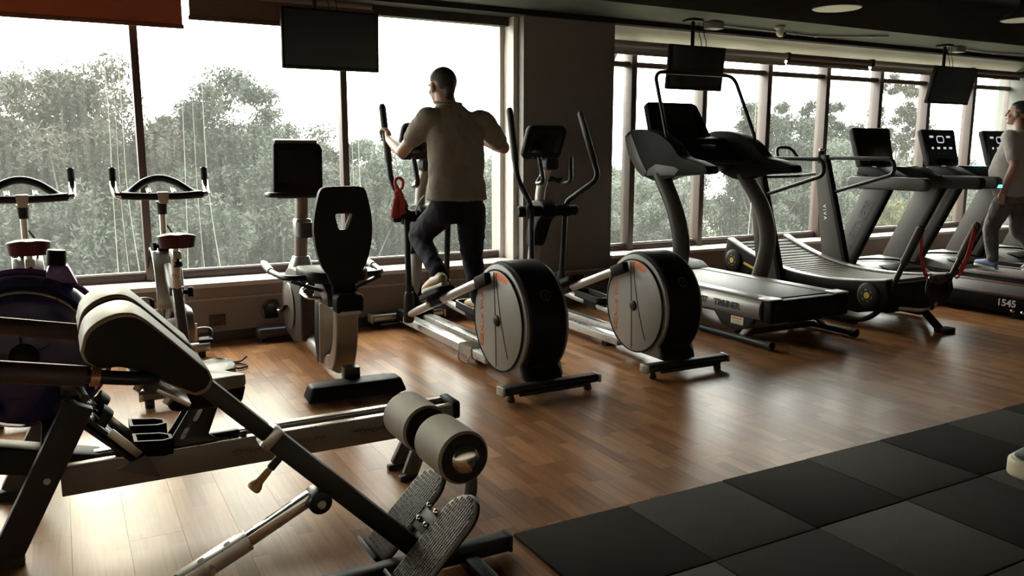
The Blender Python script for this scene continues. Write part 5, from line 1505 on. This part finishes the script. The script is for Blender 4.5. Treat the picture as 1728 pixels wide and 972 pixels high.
def treadmill(label, x, lit):
    t = thing('treadmill', label, 'treadmill', (x, 3.95, 0), group='treadmills')
    MB().box((0, 1.0, 0.115), (0.80, 2.0, 0.13)).build('deck_frame', BLACK, t, 0.015, 2)
    MB().box((0, 0.92, 0.188), (0.56, 1.75, 0.012)).build('running_belt', BELT, t, 0.003)
    for s in (-1, 1):
        MB().box((s * 0.345, 0.92, 0.19), (0.11, 1.80, 0.02)).build('side_rail', DGREY, t, 0.005)
        MB().box((s * 0.296, 0.92, 0.2005), (0.014, 1.74, 0.004)).build('red_line', REDP, t)
        MB().cyl((s * 0.32, 0.12, 0), (s * 0.32, 0.12, 0.06), 0.03).build('rear_foot', RUBBER, t)
        MB().cyl((s * 0.32, 1.95, 0), (s * 0.32, 1.95, 0.06), 0.03).build('front_foot', RUBBER, t)
        MB().ball((s * 0.405, 0.10, 0.075), (0.008, 0.02, 0.014)).build('side_stud', CHROME, t)
        MB().ball((s * 0.405, 0.01, 0.075), (0.008, 0.02, 0.014)).build('side_stud', CHROME, t)
        if lit == 0:
            text_part('lettering', '1545', 0.085, mat('pink_white_print', (0.6, 0.5, 0.48), 0.5), t, (s * 0.402, 0.16, 0.135), (0, -1 if s < 0 else 1, 0), (0, 0, 1), bold=0.002)
        # upright blade
        up = MB().prism([(2.08, 0.22), (1.83, 0.22), (1.40, 1.10), (1.66, 1.12)], lambda u, v, q, s=s: V(s * q, u, v), 0.395, 0.455).build('upright', PANELG, t, 0.008)
        MB().prism([(1.84, 0.22), (1.78, 0.22), (1.36, 1.09), (1.42, 1.10)], lambda u, v, q, s=s: V(s * q, u, v), 0.392, 0.458).build('upright_edge', BLACK, t, 0.006)
        text_part('lettering', 'VIVA FITNESS', 0.125, BLACKP, up, (s * 0.457, 1.745, 0.62), ((0, -0.43, 0.88) if s < 0 else (0, 0.43, -0.88)), (0, 0.88, 0.43), bold=0.004)
        # arm
        a = MB().prism(rrect(0.90, 0.125, 0.05), lambda u, v, q, s=s: V(s * q, 1.42 + u, 1.14 + v), 0.375, 0.475).build('console_arm', PANELG if s < 0 else DGREY, t, 0.02, 3)
        if lit:
            MB().box((s * 0.425, 0.975, 1.108), (0.06, 0.03, 0.03)).build('arm_light', LITB if lit == 1 and s < 0 else DGREY, a, 0.008)
        MB().prism([(1.38, 1.20), (1.58, 1.29), (1.80, 1.30), (1.82, 1.20)], lambda u, v, q, s=s: V(s * q, u, v), 0.14, 0.40).build('side_tray', BLACK, t, 0.01)
        MB().box((s * 0.27, 1.66, 1.299), (0.12, 0.05, 0.008), Matrix.Rotation(0.04, 3, 'X')).build('keypad', LITB if (lit == 1 and s > 0) else SCREEN, t)
    MB().box((0, 1.76, 1.16), (0.84, 0.16, 0.12)).build('console_beam', BLACK, t, 0.02, 2)
    # hood
    MB().prism([(1.42, 0.20), (1.50, 0.245), (1.75, 0.30), (2.05, 0.31), (2.18, 0.26), (2.20, 0.08), (1.42, 0.10)], yz, -0.395, 0.395).build('motor_hood', HOOD, t, 0.02, 3)
    MB().prism([(1.46, 0.232), (1.60, 0.275), (1.61, 0.285), (1.45, 0.25)], yz, -0.22, 0.36).build('hood_vent', BLACK, t, 0.004)
    MB().tube(spline([(-0.36, 1.86, 0.318), (-0.1, 1.82, 0.32), (0.2, 1.68, 0.304), (0.37, 1.48, 0.258)], 6), 0.011, 8).build('hood_trim', BLACK, t)
    # console
    Rc = Matrix.Rotation(math.radians(-16), 3, 'X')
    k = V(0, 1.95, 1.50)
    c = MB().prism([(-0.29, 0.205), (0.29, 0.205), (0.30, 0.17), (0.27, -0.20), (0.25, -0.22), (-0.25, -0.22), (-0.27, -0.20), (-0.30, 0.17)], lambda u, v, q: k + Rc @ V(u, q, v), -0.02, 0.04).build('console', DGREY, t, 0.012, 2)
    dsp = MB().prism(rrect(0.53, 0.37, 0.02), lambda u, v, q: k + Rc @ V(u, q, v + 0.005), -0.025, -0.019).build('display', SCREEN, c)
    MB().prism([(1.78, 1.2), (1.90, 1.2), (2.0, 1.40), (1.90, 1.40)], yz, -0.10, 0.10).build('console_neck', BLACK, t, 0.01)
    if lit:
        fn = lambda u, v, q: k + Rc @ V(u, q, v)
        ring = rrect(0.13, 0.085, 0.03, 5, 0.0, 0.085)
        MB().prism(ring, fn, -0.0265, -0.0245, hole=rrect(0.105, 0.06, 0.022, 5, 0.0, 0.085)).build('lap_icon', LITW, c)
        for u, v, w in ((-0.15, 0.115, 0.07), (0.15, 0.115, 0.07), (-0.16, -0.015, 0.035), (-0.055, -0.015, 0.05), (0.055, -0.015, 0.05), (0.16, -0.015, 0.055)):
            MB().prism(rrect(w, 0.024, 0.005, 2, u, v), fn, -0.0265, -0.0245).build('display_readout', LITW, c)
        for j in range(2):
            for i in range(5):
                MB().prism(rrect(0.04, 0.010, 0.003, 2, -0.12 + 0.06 * i, -0.085 - 0.04 * j), fn, -0.0262, -0.0245).build('display_key', MGREY, c)
    return t


treadmill('grey treadmill with a dark screen standing next to the curved treadmill', 7.63, 0)
treadmill('grey treadmill with a lit screen that the walking man is on', 8.76, 1)
treadmill('grey treadmill with a lit screen just past the walking man', 9.89, 2)
treadmill('grey treadmill at the end of the row beside the end wall', 11.02, 2)

# ================================================================== FLAT BENCH at the picture edge
fbn = thing('flat_bench', 'flat bench with a dark green top and cream edge, cut off by the picture', 'gym bench', (2.88, 1.40, 0), math.radians(8))
GREENV = mat('dark_green_vinyl', (0.03, 0.034, 0.028), 0.35)
CREAMV = mat('cream_vinyl_edge', (0.36, 0.31, 0.21), 0.5)
# pad corner towards the photographer
bp_ = MB().prism(rrect(0.62, 0.27, 0.06, 6, 0.07, -0.04), lambda u, v, t: V(u, v, t), 0.405, 0.47).build('pad', CREAMV, fbn, 0.015, 3)
MB().prism(rrect(0.60, 0.25, 0.055, 6, 0.07, -0.04), lambda u, v, t: V(u, v, t), 0.455, 0.476).build('pad_top', GREENV, bp_, 0.009, 3)
MB().bar((0.0, -0.04, 0.39), (0.36, -0.04, 0.39), 0.08, 0.05).build('frame_tube', BLACKM, fbn, 0.006)
for x in (0.24, 0.34):
    MB().bar((x, -0.04, 0.38), (x, -0.04, 0.05), 0.05, 0.05, upv=(1, 0, 0)).build('leg', BLACKM, fbn, 0.006)
    MB().bar((x, -0.2, 0.035), (x, 0.12, 0.035), 0.05, 0.045).build('foot', BLACKM, fbn, 0.006)
# ================================================================== PEOPLE
SKIN = mat('skin', (0.30, 0.165, 0.11), 0.5, var=0.08, scale=12)
HAIR = mat('short_dark_hair', (0.016, 0.011, 0.009), 0.6, var=0.3, scale=120, bump=0.5)
POLO = mat('olive_grey_polo_cloth', (0.20, 0.168, 0.135), 0.85, var=0.06, scale=60, bump=0.2, spec=0.15)
JEANS = mat('dark_navy_trousers', (0.011, 0.0105, 0.015), 0.8, var=0.2, scale=40, bump=0.2, spec=0.1)
SHOET = mat('tan_shoe_leather', (0.30, 0.205, 0.115), 0.55, var=0.12, scale=20)
SOLE = mat('cream_shoe_sole', (0.5, 0.46, 0.38), 0.6)
GREYT = mat('pale_grey_tshirt_cloth', (0.34, 0.31, 0.29), 0.85, var=0.06, scale=60, bump=0.2)
GREYJ = mat('grey_mauve_joggers', (0.11, 0.095, 0.10), 0.85, var=0.1, scale=50)
SHOEB = mat('blue_trainer_mesh', (0.10, 0.15, 0.28), 0.6)


def capsule(mb, a, ra, b, rb_, seg=14):
    a, b = Vector(a), Vector(b)
    d = (b - a)
    L = d.length
    d = d.normalized() if L > 1e-6 else V(0, 0, 1)
    pts, rs = [], []
    for k in range(5):
        th = PI / 2 * (1 - k / 4)
        pts.append(a - d * ra * math.sin(th)); rs.append(max(1e-4, ra * math.cos(th)))
    for k in range(5):
        th = PI / 2 * (k / 4)
        pts.append(b + d * rb_ * math.sin(th)); rs.append(max(1e-4, rb_ * math.cos(th)))
    # straight frames (all on one line)
    ref = V(0, 0, 1) if abs(d.z) < 0.9 else V(1, 0, 0)
    s = d.cross(ref).normalized()
    u = s.cross(d)
    vs = [p + s * (math.cos(2 * PI * k / seg) * r) + u * (math.sin(2 * PI * k / seg) * r) for p, r in zip(pts, rs) for k in range(seg)]
    fs = [(i * seg + k, i * seg + (k + 1) % seg, (i + 1) * seg + (k + 1) % seg, (i + 1) * seg + k) for i in range(9) for k in range(seg)]
    fs += [tuple(range(seg))[::-1], tuple(9 * seg + k for k in range(seg))]
    mb.add(vs, fs)


def chain(mb, pts, rs):
    for (a, ra), (b, rb_) in zip(zip(pts[:-1], rs[:-1]), zip(pts[1:], rs[1:])):
        capsule(mb, a, ra, b, rb_)


def loft(mb, rings, seg=24):
    """rings: (centre, half width, half depth, yaw, squareness)."""
    vs, fs = [], []
    for c, rx, ry, yaw in rings:
        c = Vector(c)
        for k in range(seg):
            a = 2 * PI * k / seg
            x = rx * math.copysign(abs(math.cos(a)) ** 0.85, math.cos(a))
            y = ry * math.copysign(abs(math.sin(a)) ** 0.85, math.sin(a))
            vs.append(c + V(x * math.cos(yaw) - y * math.sin(yaw), x * math.sin(yaw) + y * math.cos(yaw), 0))
    n = len(rings)
    for i in range(n - 1):
        for k in range(seg):
            fs.append((i * seg + k, i * seg + (k + 1) % seg, (i + 1) * seg + (k + 1) % seg, (i + 1) * seg + k))
    fs += [tuple(range(seg))[::-1], tuple((n - 1) * seg + k for k in range(seg))]
    mb.add(vs, fs)


def blob(name, mb, m, parent, voxel, smooth=4, wrinkle=0.0, wsize=0.12):
    """Fuse overlapping shapes into one continuous skin."""
    me = mb.mesh(name)
    o = bpy.data.objects.new(name, me)
    COL.objects.link(o)
    r = o.modifiers.new('fuse', 'REMESH'); r.mode = 'VOXEL'; r.voxel_size = voxel
    s = o.modifiers.new('soften', 'SMOOTH'); s.factor = 0.5; s.iterations = smooth
    if wrinkle:
        tx = bpy.data.textures.new(name + '_folds', 'CLOUDS'); tx.noise_scale = wsize; tx.noise_depth = 2
        d = o.modifiers.new('folds', 'DISPLACE'); d.texture = tx; d.strength = wrinkle; d.mid_level = 0.5
    dg = bpy.context.evaluated_depsgraph_get()
    nm = bpy.data.meshes.new_from_object(o.evaluated_get(dg))
    bpy.data.objects.remove(o)
    for p in nm.polygons:
        p.use_smooth = True
    nm.materials.clear()
    nm.materials.append(m)
    o = bpy.data.objects.new(name, nm)
    COL.objects.link(o)
    o.parent = parent
    return o


def head(mb, c, yaw, pitch=0.0, k=1.0):
    """Skull with brow, nose, lips, chin and ears; faces +y before turning."""
    R = Matrix.Rotation(yaw, 3, 'Z') @ Matrix.Rotation(pitch, 3, 'X')
    c = Vector(c)
    P = lambda x, y, z: c + R @ (V(x, y, z) * k)

    def e(x, y, z, rx, ry, rz):
        b = MB().ball((0, 0, 0), (rx * k, ry * k, rz * k), 18, 12)
        mb.add([c + R @ (v + V(x, y, z) * k) for v in b.v], b.f)
    e(0, -0.012, 0.03, 0.077, 0.097, 0.088)
    e(0, 0.022, -0.035, 0.062, 0.068, 0.078)
    e(0, 0.05, -0.085, 0.036, 0.036, 0.028)
    for s in (-1, 1):
        e(s * 0.078, -0.004, -0.012, 0.012, 0.022, 0.034)
        e(s * 0.036, 0.056, -0.03, 0.026, 0.024, 0.024)
        e(s * 0.030, 0.076, 0.016, 0.026, 0.014, 0.010)
    capsule(mb, P(0, 0.082, 0.012), 0.010 * k, P(0, 0.104, -0.026), 0.014 * k)
    e(0, 0.086, -0.056, 0.024, 0.012, 0.008)
    e(0, 0.083, -0.067, 0.021, 0.012, 0.008)
    return R, P


def grip_hand(mb, wrist, centre, axis, palm_from, side):
    """Fist closed round a bar: axis = bar direction, palm_from = direction from the bar towards the heel of the hand."""
    c, ax = Vector(centre), Vector(axis).normalized()
    pf = Vector(palm_from)
    pf = (pf - ax * pf.dot(ax)).normalized()
    q = ax.cross(pf) * side
    R = 0.0385
    for i in range(4):
        o = c + ax * (0.031 - 0.0215 * i)
        r = 0.0098 - 0.0006 * abs(i - 1)
        arc = [o + (pf * math.cos(a) + q * math.sin(a)) * R for a in [math.radians(t) for t in (35, 85, 135, 185, 235 - 6 * abs(i - 1))]]
        chain(mb, arc, [r * 1.1, r * 1.05, r, r, r * 0.85])
    # palm
    for i in range(4):
        o = c + ax * (0.029 - 0.0195 * i)
        capsule(mb, o + (pf * math.cos(math.radians(35)) + q * math.sin(math.radians(35))) * 0.033, 0.013, c + pf * 0.060 + ax * (0.012 - 0.008 * i), 0.017)
    capsule(mb, c + pf * 0.058, 0.026, wrist, 0.027)
    # thumb leaves the side of the palm and crosses the fingers
    t0 = c + pf * 0.050 + ax * 0.030 - q * 0.008
    chain(mb, [t0, c + pf * 0.020 + ax * 0.042 - q * 0.030, c - pf * 0.012 + ax * 0.026 - q * 0.036], [0.016, 0.012, 0.0105])


def loose_hand(mb, wrist, d, fwd, side):
    """Relaxed hanging hand: d points along the forearm, fwd is where the thumb side looks."""
    w, d, f = Vector(wrist), Vector(d).normalized(), Vector(fwd)
    f = (f - d * f.dot(d)).normalized()
    n = d.cross(f) * side
    for i in range(4):
        k0 = w + d * 0.085 + f * (0.030 - 0.0195 * i)
        capsule(mb, w + d * 0.015 + f * (0.012 - 0.008 * i), 0.018, k0, 0.0125)
        L = (0.040, 0.045, 0.041, 0.032)[i]
        k1 = k0 + d * L * 0.9 + n * 0.010
        k2 = k1 + d * L * 0.55 + n * 0.020
        k3 = k2 + d * L * 0.25 + n * 0.020
        chain(mb, [k0, k1, k2, k3], [0.0105, 0.0095, 0.0088, 0.0075])
    chain(mb, [w + d * 0.03 + f * 0.018, w + d * 0.065 + f * 0.046 + n * 0.012, w + d * 0.095 + f * 0.048 + n * 0.022], [0.016, 0.012, 0.0095])


def shoe(parent, heel, toe, upm, ankle, solem=None):
    """Laced shoe: heel and toe are points on the ground line."""
    h, t = Vector(heel), Vector(toe)
    d = (t - h).normalized()
    s = d.cross(V(0, 0, 1)).normalized()
    n = s.cross(d)
    L = (t - h).length
    outl = spline2([(0.0, 0.0), (0.03, 0.032), (0.30, 0.034), (0.62, 0.048), (0.85, 0.042), (1.0, 0.0), (0.85, -0.042), (0.62, -0.046), (0.30, -0.032), (0.03, -0.032)], 3)
    so = MB().prism(outl, lambda u, v, q: h + d * (u * L) + s * v + n * q, 0.0, 0.026).build('sole', solem or SOLE, parent, 0.006)
    mb = MB()
    chain(mb, [h + d * 0.045 + n * 0.055, h + d * (L * .45) + n * 0.055, h + d * (L * .72) + n * 0.042, h + d * (L * .90) + n * 0.036], [0.040, 0.043, 0.038, 0.028])
    capsule(mb, h + d * 0.05 + n * 0.06, 0.038, Vector(ankle) - V(0, 0, 0.01), 0.041)
    capsule(mb, h + d * (L * .40) + n * 0.070, 0.034, Vector(ankle) - V(0, 0, 0.01), 0.038)
    u = blob('shoe', mb, upm, parent, 0.008, 3)
    so.parent = u
    for k in range(4):
        p = h + d * (L * (0.42 + 0.09 * k)) + n * (0.108 - 0.010 * k)
        MB().tube([p - s * 0.024 - n * 0.01, p, p + s * 0.024 - n * 0.01], 0.0035, 6).build('lace', solem or SOLE, u)
    return u


# ---- man on the elliptical trainer, seen from behind
m1 = thing('person', 'man in an olive polo shirt and dark trousers striding on the elliptical trainer', 'person', (2.49, 5.35, 0.0))
O1 = V(2.49, 5.35, 0.0)


def W(x, y, z):
    return V(x, y, z) - O1


LS, LE, LW_, LH = W(2.300, 5.40, 1.675), W(2.175, 5.60, 1.44), W(2.185, 5.885, 1.535), W(2.193, 5.985, 1.57)
RS, RE, RW_, RH = W(2.690, 5.34, 1.665), W(2.895, 5.40, 1.475), W(2.835, 5.66, 1.535), W(2.831, 5.772, 1.535)
LHip, LK, LA = W(2.375, 5.36, 1.02), W(2.315, 5.655, 0.82), W(2.31, 5.265, 0.585)
RHip, RK, RA = W(2.59, 5.33, 1.02), W(2.66, 5.46, 0.675), W(2.675, 5.375, 0.345)
HC = W(2.430, 5.455, 1.90)
mb = MB()
loft(mb, [(W(2.48, 5.335, 0.98), .15, .10, 0), (W(2.48, 5.335, 1.08), .165, .115, 0), (W(2.485, 5.35, 1.25), .155, .105, 0), (W(2.49, 5.36, 1.42), .175, .11, -.1), (W(2.49, 5.37, 1.58), .185, .105, -.1), (W(2.48, 5.38, 1.68), .14, .085, -.1), (W(2.465, 5.40, 1.73), .07, .065, 0)])
chain(mb, [W(2.465, 5.395, 1.68), W(2.448, 5.42, 1.76), W(2.435, 5.435, 1.84)], [0.085, 0.077, 0.070])
R1, P1 = head(mb, HC, math.radians(11), math.radians(-4), 1.12)
chain(mb, [LS, LE, LE.lerp(LW_, .35), LW_], [0.058, 0.045, 0.044, 0.030])
chain(mb, [RS, RE, RE.lerp(RW_, .35), RW_], [0.058, 0.046, 0.045, 0.031])
hd = (V(-0.305, 1.97, 1.79) - V(-0.285, 1.87, 1.23)).normalized()
grip_hand(mb, LW_, LH, hd, (0, -1, -0.1), 1)
hd2 = (V(0.335, 1.90, 1.77) - V(0.35, 1.62, 1.23)).normalized()
grip_hand(mb, RW_, RH, hd2, (0, -1, -0.1), -1)
chain(mb, [LHip, LK, LA], [0.075, 0.05, 0.036])
chain(mb, [RHip, RK, RA], [0.075, 0.05, 0.036])
blob('body', mb, SKIN, m1, 0.0055, 3)
mb = MB()
loft(mb, [(W(2.478, 5.325, 1.105), .222, .150, 0), (W(2.478, 5.33, 1.16), .222, .15, 0), (W(2.483, 5.345, 1.28), .205, .138, 0), (W(2.49, 5.36, 1.45), .205, .135, -.12), (W(2.492, 5.37, 1.58), .21, .125, -.15), (W(2.488, 5.38, 1.655), .185, .105, -.15), (W(2.475, 5.39, 1.72), .15, .095, -.1), (W(2.46, 5.405, 1.775), .092, .088, 0)])
chain(mb, [LS + V(.03, -.01, .0), LS, LS.lerp(LE, .40), LS.lerp(LE, .56)], [0.082, 0.086, 0.080, 0.074])
chain(mb, [RS + V(-.03, 0, 0), RS, RS.lerp(RE, .5), RS.lerp(RE, .72)], [0.080, 0.084, 0.077, 0.070])
blob('polo_shirt', mb, POLO, m1, 0.011, 5, 0.022, 0.10)
MB().tube([W(2.456 + 0.084 * math.cos(a), 5.412 + 0.086 * math.sin(a), 1.785 + 0.012 * math.sin(a)) for a in [2 * PI * k / 24 for k in range(24)]], 0.021, 8, closed=True, flat=0.5, flatv=None).build('shirt_collar', POLO, m1)
mb = MB()
loft(mb, [(W(2.48, 5.34, 0.94), .17, .115, 0), (W(2.48, 5.335, 1.02), .195, .135, 0), (W(2.48, 5.33, 1.13), .195, .13, 0)])
chain(mb, [LHip, LHip.lerp(LK, .5), LK, LK.lerp(LA, .5), LK.lerp(LA, .92)], [0.108, 0.098, 0.078, 0.070, 0.060])
chain(mb, [RHip, RHip.lerp(RK, .5), RK, RK.lerp(RA, .5), RK.lerp(RA, .92)], [0.112, 0.100, 0.080, 0.070, 0.058])
blob('trousers', mb, JEANS, m1, 0.011, 4, 0.022, 0.07)
mb = MB()
b_ = MB().ball((0, 0, 0), (0.083 * 1.12, 0.103 * 1.12, 0.093 * 1.12), 24, 16)
hv = []
for v in b_.v:
    q = v.copy()
    lim = 0.035 if q.y > 0.055 else (-0.062 if q.y < -0.03 else -0.005)
    if q.z < lim:
        q.z = lim
        q *= 0.93
    hv.append(HC + R1 @ (q + V(0, -0.014, 0.032)))
mb.add(hv, b_.f)
capsule(mb, P1(0, -0.078, -0.015), 0.046, P1(0, -0.058, -0.066), 0.042)
blob('hair', mb, HAIR, m1, 0.008, 3)
shoe(m1, W(2.31, 5.15, 0.528), W(2.265, 5.455, 0.418), SHOET, LA)
shoe(m1, W(2.675, 5.33, 0.268), W(2.675, 5.60, 0.262), SHOET, RA)
MB().tube(spline([W(2.25, 5.38, 1.14), W(2.235, 5.42, 1.10), W(2.225, 5.47, 1.04), W(2.235, 5.50, 1.0)], 5), 0.006, 6).build('trouser_cord', mat('pale_trouser_cord', (0.35, 0.3, 0.28), 0.8), m1)

# ---- man walking on the treadmill at the picture edge
m2 = thing('person', 'man in a pale grey T-shirt and grey joggers walking on a treadmill', 'person', (8.80, 5.10, 0.0))
O1 = V(8.80, 5.10, 0.0)
H2 = W(8.82, 5.09, 1.845)
LS, LE, LW_ = W(8.60, 5.03, 1.60), W(8.55, 4.92, 1.31), W(8.57, 5.02, 1.06)
RS, RE, RW_ = W(9.02, 5.03, 1.60), W(9.08, 4.95, 1.31), W(9.06, 5.10, 1.08)
LHip, LK, LA = W(8.70, 5.05, 1.0), W(8.71, 5.20, 0.64), W(8.71, 5.14, 0.29)
RHip, RK, RA = W(8.90, 5.03, 1.0), W(8.90, 5.02, 0.62), W(8.90, 4.74, 0.34)
mb = MB()
loft(mb, [(W(8.8, 5.05, .95), .15, .11, 0), (W(8.8, 5.07, 1.1), .17, .14, 0), (W(8.8, 5.10, 1.25), .17, .15, 0), (W(8.81, 5.07, 1.45), .18, .12, 0), (W(8.81, 5.04, 1.58), .18, .10, 0), (W(8.81, 5.03, 1.66), .07, .065, 0)])
chain(mb, [W(8.81, 5.03, 1.62), W(8.81, 5.05, 1.70), W(8.82, 5.07, 1.77)], [0.07, 0.062, 0.06])
R2_, P2 = head(mb, H2, math.radians(14), math.radians(8), 1.08)
chain(mb, [LS, LE, LE.lerp(LW_, .35), LW_], [0.06, 0.046, 0.045, 0.030])
chain(mb, [RS, RE, RE.lerp(RW_, .35), RW_], [0.06, 0.046, 0.045, 0.030])
loose_hand(mb, LW_, (0.05, 0.12, -1), (0, 1, 0), 1)
loose_hand(mb, RW_, (-0.05, 0.12, -1), (0, 1, 0), -1)
chain(mb, [LHip, LK, LA], [0.08, 0.05, 0.036])
chain(mb, [RHip, RK, RA], [0.08, 0.05, 0.036])
blob('body', mb, SKIN, m2, 0.006, 3)
mb = MB()
loft(mb, [(W(8.8, 5.05, .99), .205, .155, 0), (W(8.8, 5.07, 1.1), .21, .185, 0), (W(8.8, 5.10, 1.25), .21, .19, 0), (W(8.805, 5.08, 1.42), .21, .155, 0), (W(8.81, 5.05, 1.56), .205, .125, 0), (W(8.81, 5.035, 1.63), .16, .10, 0), (W(8.81, 5.03, 1.675), .082, .076, 0)])
chain(mb, [LS, LS.lerp(LE, .5), LS.lerp(LE, .72)], [0.08, 0.07, 0.066])
chain(mb, [RS, RS.lerp(RE, .5), RS.lerp(RE, .72)], [0.08, 0.07, 0.066])
blob('tshirt', mb, GREYT, m2, 0.012, 5, 0.02, 0.09)
mb = MB()
loft(mb, [(W(8.8, 5.04, .92), .18, .13, 0), (W(8.8, 5.05, 1.02), .195, .145, 0)])
chain(mb, [LHip, LHip.lerp(LK, .5), LK, LK.lerp(LA, .9)], [0.11, 0.1, 0.078, 0.058])
chain(mb, [RHip, RHip.lerp(RK, .5), RK, RK.lerp(RA, .9)], [0.11, 0.1, 0.078, 0.058])
blob('joggers', mb, GREYJ, m2, 0.012, 4, 0.02, 0.07)
mb = MB()
b_ = MB().ball((0, 0, 0), (0.083 * 1.08, 0.103 * 1.08, 0.094 * 1.08), 24, 16)
hv = []
for v in b_.v:
    q = v.copy()
    lim = 0.045 if q.y > 0.045 else (-0.035 if q.y < -0.02 else 0.005)
    if q.z < lim:
        q.z = lim
        q *= 0.93
    hv.append(H2 + R2_ @ (q + V(0, -0.014, 0.033)))
mb.add(hv, b_.f)
capsule(mb, P2(0, -0.085, -0.01), 0.04, P2(0, -0.062, -0.055), 0.036)
blob('hair', mb, HAIR, m2, 0.008, 3)
for s in (-1, 1):
    MB().ball(P2(s * 0.032, 0.083, -0.004), 0.0085, 10, 6).build('eye', mat('dark_eye', (0.02, 0.015, 0.012), 0.2), m2)
shoe(m2, W(8.71, 5.085, 0.205), W(8.71, 5.345, 0.235), SHOEB, LA)
shoe(m2, W(8.90, 4.70, 0.275), W(8.90, 4.93, 0.20), SHOEB, RA)

# ================================================================== lettering to plain meshes
dg = bpy.context.evaluated_depsgraph_get()
for o in [o for o in bpy.data.objects if o.type == 'FONT']:
    me = bpy.data.meshes.new_from_object(o.evaluated_get(dg))
    me.materials.clear()
    me.materials.append(o.data.materials[0])
    nm, par, ml, lab = o.name, o.parent, o.matrix_local.copy(), o.get('label')
    o.name = 'old_lettering'
    n_ = bpy.data.objects.new(nm, me)
    COL.objects.link(n_)
    n_.parent = par
    n_.matrix_local = ml
    if lab:
        n_['label'] = lab
    bpy.data.objects.remove(o)
